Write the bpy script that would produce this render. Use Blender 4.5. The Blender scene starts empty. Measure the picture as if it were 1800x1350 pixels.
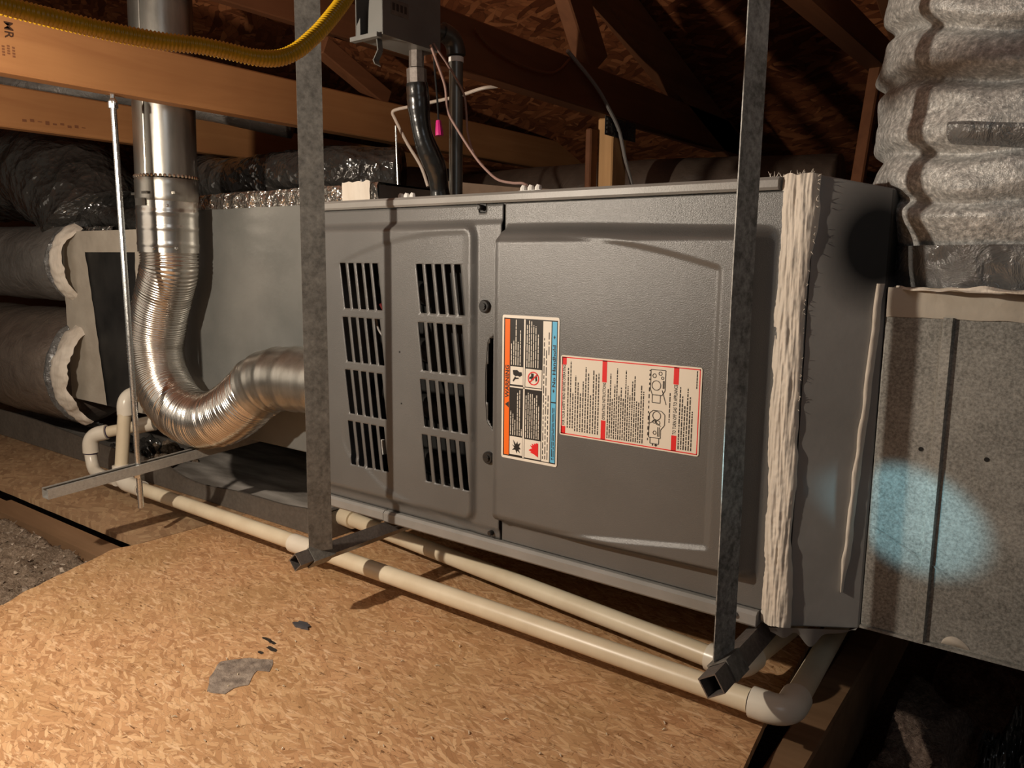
import bpy, math, random
from mathutils import Vector, Matrix, noise
random.seed(7)
C = bpy.context.scene.collection
sc = bpy.context.scene
# ------------------------------------------------------------------ camera, world, light
cam = bpy.data.objects.new('camera', bpy.data.cameras.new('camera')); C.objects.link(cam)
cam.data.sensor_width = 36.0; cam.data.lens = 28.0; cam.data.clip_start = 0.02
R = ((0.7998, 0.6002, 0.0119), (0.0985, -0.1116, -0.9889), (-0.5921, 0.7921, -0.1483))
M = Matrix(((R[0][0], -R[1][0], -R[2][0], 1.1284), (R[0][1], -R[1][1], -R[2][1], -0.9501),
            (R[0][2], -R[1][2], -R[2][2], 0.5767), (0, 0, 0, 1)))
cam.matrix_world = M
sc.camera = cam
w = bpy.data.worlds.new('attic_air'); sc.world = w; w.use_nodes = True
w.node_tree.nodes['Background'].inputs[0].default_value = (1.0, 0.86, 0.72, 1)
w.node_tree.nodes['Background'].inputs[1].default_value = 0.035
def lamp(name, kind, loc, col, watt, size, aim=None, cone=None, blend=0.5):
    l = bpy.data.lights.new(name, kind); l.color = col; l.energy = watt; l.shadow_soft_size = size
    o = bpy.data.objects.new(name, l); C.objects.link(o); o.location = loc
    if aim: o.rotation_euler = (Vector(aim) - Vector(loc)).to_track_quat('-Z', 'Y').to_euler()
    if cone: l.spot_size = math.radians(cone); l.spot_blend = blend
    return o
lamp('work_lamp', 'POINT', (0.03, -0.90, 0.77), (1.0, 0.865, 0.71), 39, 0.014)
lamp('left_fill', 'POINT', (-0.95, -1.15, 0.78), (1.0, 0.86, 0.70), 7.5, 0.45)  # unseen soft fill, added to brighten the dim left side
lamp('flashlight', 'SPOT', (0.25, -0.85, 0.64), (0.42, 0.86, 1.0), 60, 0.012, aim=(0.966, 0.05, 0.288), cone=6.0, blend=0.35)
lamp('fill_lamp', 'POINT', (1.9, -1.3, 1.15), (0.9, 0.95, 1.0), 6, 0.3)
sc.view_settings.view_transform = 'Standard'; sc.view_settings.look = 'None'
sc.view_settings.exposure = 0.0; sc.view_settings.gamma = 1.0; sc.view_settings.use_curve_mapping = False

# ------------------------------------------------------------------ materials
class NT:
    def __init__(s, name):
        s.m = bpy.data.materials.new(name); s.m.use_nodes = True; s.t = s.m.node_tree; s.n = s.t.nodes; s.l = s.t.links
        s.b = s.n['Principled BSDF']; s.tc = s.n.new('ShaderNodeTexCoord')
    def new(s, typ, **k):
        nd = s.n.new(typ)
        for a, v in k.items():
            if a in nd.inputs: s.set(nd, a, v)
            else: setattr(nd, a, v)
        return nd
    def set(s, nd, inp, v):
        if hasattr(v, 'is_output') or isinstance(v, bpy.types.NodeSocket): s.l.new(v, nd.inputs[inp])
        else: nd.inputs[inp].default_value = v
    def map(s, scale=(1, 1, 1), rot=(0, 0, 0), loc=(0, 0, 0), src=None):
        nd = s.n.new('ShaderNodeMapping'); s.l.new(src or s.tc.outputs['Object'], nd.inputs[0])
        nd.inputs['Scale'].default_value = scale; nd.inputs['Rotation'].default_value = rot; nd.inputs['Location'].default_value = loc
        return nd.outputs[0]
    def noise(s, scale, detail=4, rough=0.55, vec=None, dist=0.0):
        nd = s.new('ShaderNodeTexNoise', Scale=scale, Detail=detail, Roughness=rough, Distortion=dist)
        s.l.new(vec or s.tc.outputs['Object'], nd.inputs['Vector']); return nd.outputs['Fac']
    def ramp(s, fac, stops):
        nd = s.n.new('ShaderNodeValToRGB'); s.l.new(fac, nd.inputs[0]); e = nd.color_ramp.elements
        while len(e) < len(stops): e.new(0.5)
        for i, (p, c) in enumerate(stops):
            e[i].position = p; e[i].color = (*c, 1) if len(c) == 3 else c
        return nd.outputs[0]
    def mix(s, f, a, b, mode='MIX'):
        nd = s.n.new('ShaderNodeMix'); nd.data_type = 'RGBA'; nd.blend_type = mode
        for i, v in ((0, f), (6, a), (7, b)):
            if isinstance(v, bpy.types.NodeSocket): s.l.new(v, nd.inputs[i])
            else: nd.inputs[i].default_value = v if i == 0 else (*v, 1)
        return nd.outputs[2]
    def math(s, op, a, b=0.0):
        nd = s.n.new('ShaderNodeMath'); nd.operation = op
        for i, v in ((0, a), (1, b)):
            if isinstance(v, bpy.types.NodeSocket): s.l.new(v, nd.inputs[i])
            else: nd.inputs[i].default_value = v
        return nd.outputs[0]
    def bump(s, h, strength=0.3, dist=0.002, prev=None):
        nd = s.n.new('ShaderNodeBump'); nd.inputs['Strength'].default_value = strength; nd.inputs['Distance'].default_value = dist
        s.l.new(h, nd.inputs['Height'])
        if prev: s.l.new(prev, nd.inputs['Normal'])
        s.l.new(nd.outputs[0], s.b.inputs['Normal']); return nd.outputs[0]
    def fin(s, col=None, rough=0.5, metal=0.0, spec=None, coat=0):
        for i, v in (('Base Color', col), ('Roughness', rough), ('Metallic', metal)):
            if v is None: continue
            if isinstance(v, bpy.types.NodeSocket): s.l.new(v, s.b.inputs[i])
            else: s.b.inputs[i].default_value = (*v, 1) if i == 'Base Color' else v
        if spec is not None: s.b.inputs['Specular IOR Level'].default_value = spec
        if coat: s.b.inputs['Coat Weight'].default_value = coat; s.b.inputs['Coat Roughness'].default_value = 0.15
        return s.m

def simple(name, c1, c2=None, rough=0.5, metal=0, scale=20, bscale=0, bstr=0.2, bdist=0.001, spec=None, stretch=(1, 1, 1), detail=4, lo=0.35, hi=0.65, coat=0):
    n = NT(name); v = n.map(stretch)
    col = c1
    if c2: col = n.ramp(n.noise(scale, detail, vec=v), [(lo, c1), (hi, c2)])
    if bscale: n.bump(n.noise(bscale, 5, vec=v), bstr, bdist)
    return n.fin(col, rough, metal, spec, coat)

MAT = {}
def furnace_paint():
    n = NT('grey_textured_paint')
    col = n.ramp(n.noise(7, 3), [(0.3, (0.108, 0.107, 0.103)), (0.7, (0.132, 0.130, 0.125))])
    a = n.bump(n.noise(760, 3, 0.6), 0.34, 0.0012)
    return n.fin(col, 0.32, 0.0, 0.65)
MAT['paint'] = furnace_paint()
MAT['rail'] = simple('grey_rail_paint', (0.24, 0.235, 0.22), (0.29, 0.28, 0.265), 0.42, 0, 14, 420, 0.18, 0.001, 0.6)
MAT['panel_grey'] = None
def panel_grey():
    n = NT('grey_mastic_paint')
    col = n.ramp(n.noise(9, 5), [(0.3, (0.26, 0.25, 0.235)), (0.7, (0.32, 0.31, 0.295))])
    # painted-in shade: soft-edged black patch near the upper right of the panel
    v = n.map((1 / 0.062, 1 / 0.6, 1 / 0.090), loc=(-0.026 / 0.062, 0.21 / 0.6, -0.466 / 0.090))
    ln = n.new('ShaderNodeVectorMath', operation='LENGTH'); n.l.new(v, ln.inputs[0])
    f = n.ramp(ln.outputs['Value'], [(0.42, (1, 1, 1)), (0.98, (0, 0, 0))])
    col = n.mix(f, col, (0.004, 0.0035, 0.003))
    n.bump(n.noise(60, 5), 0.15, 0.002)
    return n.fin(col, 0.6, 0, 0.35)
MAT['panel_grey'] = panel_grey()
MAT['coil'] = simple('grey_coil_cabinet_paint', (0.19, 0.195, 0.185), (0.255, 0.258, 0.245), 0.33, 0.25, 6, 75, 0.16, 0.003, 0.5)
MAT['mastic'] = simple('dried_cream_mastic', (0.70, 0.625, 0.53), (0.82, 0.755, 0.66), 0.62, 0, 30, 90, 0.6, 0.004, 0.3, (1, 1, 0.18))
MAT['mastic_flat'] = simple('brushed_cream_mastic', (0.47, 0.42, 0.35), (0.56, 0.51, 0.43), 0.6, 0, 14, 60, 0.35, 0.003, 0.3)
MAT['foil'] = simple('crumpled_foil_tape', (0.55, 0.54, 0.51), (0.85, 0.83, 0.79), 0.2, 0.9, 60, 60, 1.0, 0.02)
MAT['blacktin'] = simple('dark_galvanised_panel', (0.035, 0.035, 0.035), (0.075, 0.073, 0.07), 0.38, 0.5, 9, 0)
MAT['black'] = simple('matte_black_plastic', (0.008, 0.008, 0.008), None, 0.5)
MAT['knob'] = simple('black_rubber_knob', (0.018, 0.017, 0.016), None, 0.38)
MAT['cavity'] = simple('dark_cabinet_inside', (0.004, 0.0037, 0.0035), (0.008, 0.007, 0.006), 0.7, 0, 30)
MAT['gloss_black'] = simple('glossy_black_conduit', (0.012, 0.012, 0.012), (0.02, 0.02, 0.019), 0.22, 0, 12, 40, 0.25, 0.004, 0.7)
MAT['pipe_steel'] = simple('dull_grey_black_gas_pipe', (0.11, 0.108, 0.095), (0.24, 0.235, 0.21), 0.33, 0.5, 14, 60, 0.2, 0.001)
MAT['iron'] = simple('black_iron_pipe', (0.05, 0.05, 0.048), (0.11, 0.108, 0.10), 0.33, 0.55, 18, 60, 0.2, 0.001)
MAT['pvc'] = simple('cream_pvc', (0.66, 0.56, 0.40), (0.76, 0.67, 0.50), 0.35, 0, 12, 0, spec=0.5)
MAT['pvc_white'] = simple('white_pvc_fitting', (0.72, 0.66, 0.55), (0.80, 0.75, 0.65), 0.28, 0, 12, 0, spec=0.5)
MAT['primer'] = simple('dark_purple_primer_ring', (0.03, 0.02, 0.06), None, 0.5)
MAT['yellow'] = simple('yellow_plastic_jacket', (0.42, 0.235, 0.004), (0.52, 0.30, 0.006), 0.30, 0, 20, 0, spec=0.5)
MAT['wire'] = simple('pinkish_brown_wire', (0.34, 0.22, 0.19), None, 0.35)
MAT['cable'] = simple('white_sheathed_cable', (0.55, 0.47, 0.40), None, 0.45)
MAT['greycable'] = simple('grey_cable', (0.3, 0.28, 0.26), None, 0.45)
MAT['white'] = simple('white_nylon', (0.85, 0.84, 0.80), None, 0.4)
MAT['pink'] = simple('magenta_wire_nut', (0.65, 0.02, 0.22), None, 0.4)
MAT['red'] = simple('red_wire', (0.16, 0.008, 0.012), None, 0.4)
MAT['chip'] = simple('dark_slate_chip', (0.05, 0.05, 0.06), (0.09, 0.09, 0.10), 0.6, 0, 40)
MAT['boxgrey'] = simple('grey_box_enamel', (0.13, 0.132, 0.126), (0.17, 0.172, 0.162), 0.4, 0.1, 8, 0)
MAT['brownboard'] = simple('brown_duct_board', (0.12, 0.075, 0.045), (0.17, 0.11, 0.07), 0.7, 0, 20, 90, 0.3)
def galv(name, d, l, rough, scale, fine, metal=0.85, vmix=0.06, big=5, clo=0.36, chi=0.70):
    n = NT(name)
    vo = n.new('ShaderNodeTexVoronoi', Scale=scale); n.l.new(n.tc.outputs['Object'], vo.inputs['Vector'])
    sep = n.new('ShaderNodeSeparateColor'); n.l.new(vo.outputs['Color'], sep.inputs[0])
    f = n.math('ADD', n.math('MULTIPLY', sep.outputs[0], vmix), n.math('MULTIPLY', n.noise(fine * 1.3, 3, 0.7), 0.55 - vmix))
    f = n.math('ADD', f, n.math('MULTIPLY', n.noise(big, 6, 0.7), 0.5))
    col = n.ramp(f, [(clo, d), (chi, l)])
    rg = n.math('ADD', n.math('MULTIPLY', n.noise(fine, 2), 0.35), rough - 0.17)
    n.bump(n.noise(fine, 3), 0.12, 0.001)
    return n.fin(col, rg, metal)
MAT['galv'] = galv('spangled_galvanised_sheet', (0.15, 0.147, 0.133), (0.46, 0.45, 0.415), 0.5, 160, 230, 0.35, 0.03, 5, 0.40, 0.65)
MAT['strap'] = galv('blotchy_dark_strap_steel', (0.085, 0.08, 0.072), (0.27, 0.26, 0.235), 0.46, 60, 90, 0.3, 0.03, 16)
MAT['strap_pale'] = galv('blotchy_pale_strap_steel', (0.13, 0.128, 0.118), (0.46, 0.455, 0.43), 0.5, 60, 90, 0.15, 0.03, 12, 0.42, 0.66)
MAT['strut'] = galv('pregalvanised_strut', (0.26, 0.25, 0.23), (0.42, 0.41, 0.38), 0.42, 90, 150, 0.3)
MAT['tube'] = galv('grey_square_tube_steel', (0.12, 0.105, 0.095), (0.25, 0.22, 0.20), 0.5, 40, 150, 0.6)
MAT['rod'] = galv('zinc_rod', (0.5, 0.52, 0.52), (0.7, 0.72, 0.72), 0.3, 100, 300, 0.95)
MAT['pan'] = galv('dusty_galvanised_pan', (0.11, 0.095, 0.08), (0.19, 0.165, 0.14), 0.65, 30, 90, 0.2)
MAT['pan_floor'] = simple('dusty_pan_floor', (0.24, 0.215, 0.19), (0.68, 0.63, 0.58), 0.75, 0.0, 7, 120, 0.3, 0.002, 0.3, (0.5, 2.0, 1), 8, 0.42, 0.72)
def vent_steel():
    n = NT('stained_vent_steel')
    f = n.noise(9, 6, 0.65, n.map((3, 3, 0.35)))
    col = n.ramp(f, [(0.25, (0.24, 0.22, 0.19)), (0.5, (0.42, 0.40, 0.36)), (0.75, (0.55, 0.53, 0.49))])
    n.bump(n.noise(30, 3), 0.08, 0.002)
    return n.fin(col, n.math('ADD', n.math('MULTIPLY', n.noise(14, 4), 0.25), 0.2), 0.92)
MAT['vent'] = vent_steel()
MAT['alu'] = simple('bright_flexible_aluminium', (0.62, 0.58, 0.53), (0.78, 0.75, 0.70), 0.24, 0.97, 14, 40, 0.12, 0.002)
def crumple(n, scale, strength, dist, prev=None):
    v = n.n.new('ShaderNodeVectorMath'); v.operation = 'ADD'; n.l.new(n.tc.outputs['Object'], v.inputs[0])
    nn = n.n.new('ShaderNodeTexNoise'); nn.inputs['Scale'].default_value = scale * 0.5; n.l.new(n.tc.outputs['Object'], nn.inputs['Vector'])
    sc_ = n.n.new('ShaderNodeVectorMath'); sc_.operation = 'SCALE'; n.l.new(nn.outputs['Color'], sc_.inputs[0]); sc_.inputs['Scale'].default_value = 1.2 / scale
    n.l.new(sc_.outputs[0], v.inputs[1])
    vo = n.n.new('ShaderNodeTexVoronoi'); vo.inputs['Scale'].default_value = scale; n.l.new(v.outputs[0], vo.inputs['Vector'])
    return n.bump(vo.outputs['Distance'], strength, dist, prev)
def plastic_wrap(name, c1, c2, rough, sc1, sc2, metal=0.0):
    n = NT(name); col = n.ramp(n.noise(8, 5, 0.6), [(0.3, c1), (0.72, c2)])
    p = crumple(n, sc1, 0.8, 0.02); crumple(n, sc2, 0.6, 0.006, p)
    return n.fin(col, rough, metal, 0.9)
def jacket(name, c1, c2, rough, b1, s1, d1, b2=0, s2=0.4, d2=0.004):
    n = NT(name)
    col = n.ramp(n.noise(10, 6, 0.65), [(0.3, c1), (0.72, c2)])
    p = n.bump(n.noise(b1, 6, 0.6, dist=0.8), s1, d1)
    if b2: n.bump(n.noise(b2, 3, 0.6), s2, d2, p)
    return n.fin(col, rough, 0.15, 0.8)
MAT['blackwrap'] = plastic_wrap('glossy_black_duct_wrap', (0.028, 0.026, 0.024), (0.06, 0.056, 0.052), 0.13, 17, 60)
MAT['foil'] = plastic_wrap('crumpled_foil_tape', (0.5, 0.49, 0.46), (0.8, 0.78, 0.74), 0.2, 45, 120, 0.9)
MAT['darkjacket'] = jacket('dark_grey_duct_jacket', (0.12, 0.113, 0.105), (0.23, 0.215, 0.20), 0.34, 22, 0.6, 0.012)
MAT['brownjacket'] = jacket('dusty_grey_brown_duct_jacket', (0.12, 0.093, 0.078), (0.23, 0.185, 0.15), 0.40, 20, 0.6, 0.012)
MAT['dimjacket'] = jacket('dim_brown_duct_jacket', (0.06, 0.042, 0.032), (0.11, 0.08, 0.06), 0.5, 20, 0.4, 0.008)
def silver_jacket():
    n = NT('grey_reinforced_duct_jacket')
    col = n.ramp(n.noise(180, 3, 0.7), [(0.3, (0.22, 0.22, 0.214)), (0.52, (0.46, 0.457, 0.44)), (0.72, (0.85, 0.84, 0.81))])
    p = n.bump(n.noise(26, 5, 0.6, dist=0.5), 0.35, 0.006)
    n.bump(n.noise(330, 3, 0.6), 0.5, 0.0025, p)
    return n.fin(col, 0.38, 0.1, 0.7)
MAT['silver'] = silver_jacket()
MAT['tapeblack'] = jacket('dark_shiny_sealing_tape', (0.10, 0.10, 0.10), (0.22, 0.22, 0.215), 0.15, 30, 0.9, 0.012)
def wood(name, a, b, axis, rough=0.65, scale=1.0):
    n = NT(name); st = [26 * scale] * 3; st[axis] = 1.6 * scale
    v = n.map(tuple(st))
    g = n.noise(1.0, 6, 0.6, v, 0.7)
    col = n.ramp(g, [(0.3, a), (0.7, b)])
    big = n.noise(3.5, 3)
    col = n.mix(n.ramp(big, [(0.4, (0, 0, 0)), (0.8, (0.5, 0.5, 0.5))]), col, tuple(x * 0.6 for x in a))
    n.bump(g, 0.12, 0.002)
    return n.fin(col, rough, 0, 0.25)
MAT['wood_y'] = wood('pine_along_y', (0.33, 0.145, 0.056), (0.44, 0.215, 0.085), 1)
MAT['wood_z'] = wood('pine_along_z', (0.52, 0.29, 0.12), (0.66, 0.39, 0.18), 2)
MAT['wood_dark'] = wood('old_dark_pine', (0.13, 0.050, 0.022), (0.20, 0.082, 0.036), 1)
MAT['wood_floor'] = wood('weathered_plank', (0.20, 0.115, 0.06), (0.30, 0.18, 0.10), 0)
def osb(name, cols, flake, edge=0.35, dirt=0.25, dirtcol=(0.10, 0.065, 0.035), nick=False):
    n = NT(name)
    wn = n.n.new('ShaderNodeTexNoise'); wn.inputs['Scale'].default_value = 0.5 / flake[0]; wn.inputs['Detail'].default_value = 3; n.l.new(n.tc.outputs['Object'], wn.inputs['Vector'])
    ws = n.n.new('ShaderNodeVectorMath'); ws.operation = 'SCALE'; n.l.new(wn.outputs['Color'], ws.inputs[0]); ws.inputs['Scale'].default_value = flake[0] * 0.75
    wa = n.n.new('ShaderNodeVectorMath'); wa.operation = 'ADD'; n.l.new(n.tc.outputs['Object'], wa.inputs[0]); n.l.new(ws.outputs[0], wa.inputs[1])
    base = wa.outputs[0]; cur = None
    for k, (ang, L, W) in enumerate(((0.15, 1.0, 1.0), (0.9, 1.25, 1.1), (2.2, 0.9, 0.9), (-0.35, 1.5, 1.2), (0.45, 0.8, 0.8))):
        v = n.map((1, 1, 1), rot=(0, 0, ang), loc=(k * 3.7, k * 1.9, 0), src=base)
        v = n.map((1 / (flake[0] * L), 1 / (flake[1] * W), 0.001), src=v)
        vo = n.new('ShaderNodeTexVoronoi', Scale=1.0, Randomness=1.0); vo.voronoi_dimensions = '2D'
        n.l.new(v, vo.inputs['Vector'])
        sp = n.new('ShaderNodeSeparateColor'); n.l.new(vo.outputs['Color'], sp.inputs[0])
        c = n.ramp(sp.outputs[0], [(0.0, cols[0]), (0.35, cols[1]), (0.7, cols[2]), (1.0, cols[3])])
        ve = n.new('ShaderNodeTexVoronoi', Scale=1.0, Randomness=1.0); ve.voronoi_dimensions = '2D'; ve.feature = 'DISTANCE_TO_EDGE'
        n.l.new(v, ve.inputs['Vector'])
        e = n.ramp(ve.outputs['Distance'], [(0.0, (1 - edge,) * 3), (0.09, (1, 1, 1))])
        c = n.mix(1.0, c, e, 'MULTIPLY')
        if cur is None: cur = c; hgt = sp.outputs[0]
        else:
            m = n.math('GREATER_THAN', sp.outputs[1], 0.55)
            cur = n.mix(m, cur, c)
    cur = n.mix(n.ramp(n.noise(4.5, 6, 0.65), [(0.42, (0, 0, 0)), (0.75, (dirt,) * 3)]), cur, dirtcol)
    if nick:                                              # splinters and dark gaps between flakes
        for sd, st, ang, lo, hi, c in ((0, (55, 260, 1), 0.3, 0.63, 0.69, (0.12, 0.05, 0.016)), (7, (190, 70, 1), 0.1, 0.64, 0.71, (0.24, 0.115, 0.045)), (11, (30, 130, 1), 0.9, 0.66, 0.74, (0.28, 0.135, 0.055)), (3, (40, 170, 1), -0.2, 0.57, 0.70, (0.82, 0.57, 0.35))):
            f = n.noise(1.0, 3, 0.6, n.map(st, rot=(0, 0, ang), loc=(sd, sd, sd)), 0.6)
            cur = n.mix(n.ramp(f, [(lo, (0, 0, 0)), (hi, (0.85,) * 3)]), cur, c)
    bw = n.n.new('ShaderNodeRGBToBW'); n.l.new(cur, bw.inputs[0])
    n.bump(bw.outputs[0], 0.25, 0.003)
    return n.fin(cur, 0.62, 0, 0.3)
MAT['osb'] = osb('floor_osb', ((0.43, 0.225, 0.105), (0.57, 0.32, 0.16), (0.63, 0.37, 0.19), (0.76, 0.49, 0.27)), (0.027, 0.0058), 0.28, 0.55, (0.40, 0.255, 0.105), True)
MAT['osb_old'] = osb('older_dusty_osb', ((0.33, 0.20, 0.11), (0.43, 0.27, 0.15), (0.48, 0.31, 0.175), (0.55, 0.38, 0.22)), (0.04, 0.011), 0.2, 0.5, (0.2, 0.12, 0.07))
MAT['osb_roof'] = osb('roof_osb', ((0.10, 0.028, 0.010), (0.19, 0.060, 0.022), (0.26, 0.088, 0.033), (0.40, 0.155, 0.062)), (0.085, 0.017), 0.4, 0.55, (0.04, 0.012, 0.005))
def fluff(name, a, b, c):
    n = NT(name)
    f = n.noise(140, 6, 0.75)
    col = n.ramp(f, [(0.28, a), (0.52, b), (0.78, c)])
    p = n.bump(n.noise(60, 6, 0.75), 0.7, 0.008)
    n.bump(n.noise(240, 4, 0.7), 0.8, 0.004, p)
    return n.fin(col, 0.95, 0, 0.05)
MAT['insul'] = fluff('blown_cellulose', (0.13, 0.095, 0.066), (0.35, 0.265, 0.195), (0.68, 0.56, 0.45))
MAT['insul_dark'] = fluff('shade_dark_cellulose', (0.09, 0.06, 0.048), (0.30, 0.215, 0.17), (0.6, 0.47, 0.39))  # shade of the open right bay painted in as a darker tone
def flat(name, c, rough=0.45): return simple(name, c, None, rough, spec=0.4)
MAT['lab_white'] = flat('label_white', (0.84, 0.78, 0.68)); MAT['lab_black'] = flat('label_black', (0.02, 0.017, 0.015))
MAT['lab_orange'] = flat('label_orange', (0.95, 0.17, 0.012)); MAT['lab_blue'] = flat('label_blue', (0.13, 0.50, 0.78))
MAT['lab_red'] = flat('label_red', (0.80, 0.02, 0.022)); MAT['lab_ink'] = flat('label_ink', (0.035, 0.03, 0.026)); MAT['lab_cream'] = flat('label_cream', (0.82, 0.74, 0.62))
MAT['stamp'] = flat('stamp_ink', (0.055, 0.022, 0.01), 0.7); MAT['stamp_faint'] = flat('faint_stamp_ink', (0.19, 0.075, 0.032), 0.7)

# ------------------------------------------------------------------ mesh helpers
class MB:
    def __init__(s): s.v = []; s.f = []
    def add(s, vs, fs):
        k = len(s.v); s.v += [Vector(p) for p in vs]; s.f += [tuple(i + k for i in f) for f in fs]; return s
    def box(s, a, b):
        (x0, y0, z0), (x1, y1, z1) = a, b
        return s.add([(x0, y0, z0), (x1, y0, z0), (x1, y1, z0), (x0, y1, z0), (x0, y0, z1), (x1, y0, z1), (x1, y1, z1), (x0, y1, z1)],
                     [(3, 2, 1, 0), (4, 5, 6, 7), (0, 1, 5, 4), (1, 2, 6, 5), (2, 3, 7, 6), (3, 0, 4, 7)])
    def beam(s, p, q, wx, wz, side=(1, 0, 0)):       # rectangular bar between two points
        p, q = Vector(p), Vector(q); t = (q - p).normalized(); a = Vector(side); a = (a - t * a.dot(t)).normalized(); b = t.cross(a)
        vs = [c + a * i * wx / 2 + b * j * wz / 2 for c in (p, q) for i, j in ((-1, -1), (1, -1), (1, 1), (-1, 1))]
        return s.add(vs, [(3, 2, 1, 0), (4, 5, 6, 7), (0, 1, 5, 4), (1, 2, 6, 5), (2, 3, 7, 6), (3, 0, 4, 7)])
    def tube(s, pts, r, n=16, caps=True, prof=None):
        pts = [Vector(p) for p in pts]; m = len(pts); rs = r if isinstance(r, (list, tuple)) else [r] * m
        ts = [(pts[min(i + 1, m - 1)] - pts[max(i - 1, 0)]).normalized() for i in range(m)]
        a = ts[0].orthogonal().normalized(); vs = []; fs = []
        for i in range(m):
            a = (a - ts[i] * a.dot(ts[i])).normalized(); b = ts[i].cross(a)
            for k in range(n):
                th = 2 * math.pi * k / n; rr = rs[i] * (prof(i, th) if prof else 1)
                vs.append(pts[i] + (a * math.cos(th) + b * math.sin(th)) * rr)
        for i in range(m - 1):
            for k in range(n):
                fs.append((i * n + k, i * n + (k + 1) % n, (i + 1) * n + (k + 1) % n, (i + 1) * n + k))
        if caps: fs += [tuple(reversed(range(n))), tuple(range((m - 1) * n, m * n))]
        return s.add(vs, fs)
    def grid(s, us, vs_, fn, keep=None):
        k = len(us); pts = [fn(u, v) for v in vs_ for u in us]; fs = []
        for j in range(len(vs_) - 1):
            for i in range(k - 1):
                if keep is None or keep((us[i] + us[i + 1]) / 2, (vs_[j] + vs_[j + 1]) / 2):
                    fs.append((j * k + i, j * k + i + 1, (j + 1) * k + i + 1, (j + 1) * k + i))
        return s.add(pts, fs)
    def prism(s, poly, a, b, ax=2):                   # polygon swept from a to b along axis ax
        def P(p, h): q = list(p); q.insert(ax, h); return q
        n = len(poly); vs = [P(p, a) for p in poly] + [P(p, b) for p in poly]
        return s.add(vs, [tuple(reversed(range(n))), tuple(range(n, 2 * n))] + [(i, (i + 1) % n, n + (i + 1) % n, n + i) for i in range(n)])
    def ball(s, c, r, n=10, m=6, sq=(1, 1, 1)):
        c = Vector(c); vs = [c + Vector((0, 0, r * sq[2]))]; fs = []
        for j in range(1, m):
            ph = math.pi * j / m
            for k in range(n):
                th = 2 * math.pi * k / n; vs.append(c + Vector((r * sq[0] * math.sin(ph) * math.cos(th), r * sq[1] * math.sin(ph) * math.sin(th), r * sq[2] * math.cos(ph))))
        vs.append(c - Vector((0, 0, r * sq[2]))); L = len(vs) - 1
        for k in range(n):
            fs.append((0, 1 + k, 1 + (k + 1) % n)); fs.append((L, 1 + (m - 2) * n + (k + 1) % n, 1 + (m - 2) * n + k))
            for j in range(m - 2): fs.append((1 + j * n + k, 1 + (j + 1) * n + k, 1 + (j + 1) * n + (k + 1) % n, 1 + j * n + (k + 1) % n))
        return s.add(vs, fs)
ORG = {}
def tag(o, label, cat, group=None, kind=None):
    if label: o['label'] = label
    if cat: o['category'] = cat
    if group: o['group'] = group
    if kind: o['kind'] = kind
    return o
def thing(name, loc, label, cat, group=None):
    o = bpy.data.objects.new(name, None); C.objects.link(o); o.location = loc; o.empty_display_size = 0.05
    ORG[o] = Vector(loc); return tag(o, label, cat, group)
def obj(name, mb, mat, parent=None, smooth=False, label=None, sharp=35, recalc=True):
    if parent is not None: org = ORG[parent]
    else:
        xs = [p.x for p in mb.v]; ys = [p.y for p in mb.v]; zs = [p.z for p in mb.v]
        org = Vector(((min(xs) + max(xs)) / 2, (min(ys) + max(ys)) / 2, min(zs)))
    me = bpy.data.meshes.new(name); me.from_pydata([p - org for p in mb.v], [], mb.f)
    me.materials.append(MAT[mat] if isinstance(mat, str) else mat)
    if recalc:
        import bmesh
        bm = bmesh.new(); bm.from_mesh(me); bmesh.ops.recalc_face_normals(bm, faces=bm.faces); bm.to_mesh(me); bm.free()
    if smooth:
        me.polygons.foreach_set('use_smooth', [True] * len(me.polygons))
        try: me.set_sharp_from_angle(angle=math.radians(sharp))
        except Exception: pass
    o = bpy.data.objects.new(name, me); C.objects.link(o); ORG[o] = org
    if parent is not None: o.parent = parent
    else: o.location = org
    if label: o['label'] = label
    return o
def bevel(o, w, seg=2):
    m = o.modifiers.new('bevel', 'BEVEL'); m.width = w; m.segments = seg; m.limit_method = 'ANGLE'; return o
def spline(pts, n=8):
    P = [Vector(p) for p in pts]; P = [P[0] * 2 - P[1]] + P + [P[-1] * 2 - P[-2]]; out = []
    for i in range(1, len(P) - 2):
        a, b, c, d = P[i - 1:i + 3]
        for k in range(n):
            t = k / n
            out.append(0.5 * ((2 * b) + (c - a) * t + (2 * a - 5 * b + 4 * c - d) * t * t + (3 * b - a - 3 * c + d) * t ** 3))
    out.append(P[-2]); return out
def resample(pts, step):
    out = [pts[0].copy()]; acc = 0.0
    for a, b in zip(pts, pts[1:]):
        L = (b - a).length; d = step - acc
        while d <= L: out.append(a.lerp(b, d / L)); d += step
        acc = (acc + L) % step if L >= step - acc else acc + L
    return out
def ss(a, b, x):
    if a == b: return 1.0 if x >= a else 0.0
    t = max(0.0, min(1.0, (x - a) / (b - a))); return t * t * (3 - 2 * t)
def lin(a, b, n): return [a + (b - a) * i / (n - 1) for i in range(n)]
def nz(p, s, seed=0.0): return noise.noise(Vector(p) * s + Vector((seed, seed * 1.7, seed * 0.3)))
def text_mesh(body, size, bold=0.0):
    cu = bpy.data.curves.new('lettering', 'FONT'); cu.body = body; cu.size = size; cu.resolution_u = 2; cu.offset = bold
    o = bpy.data.objects.new('lettering', cu); C.objects.link(o); bpy.context.view_layer.update()
    me = bpy.data.meshes.new_from_object(o.evaluated_get(bpy.context.evaluated_depsgraph_get()))
    vs = [v.co.copy() for v in me.vertices]; fs = [tuple(p.vertices) for p in me.polygons]
    bpy.data.objects.remove(o); bpy.data.meshes.remove(me); bpy.data.curves.remove(cu)
    return vs, fs
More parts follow.
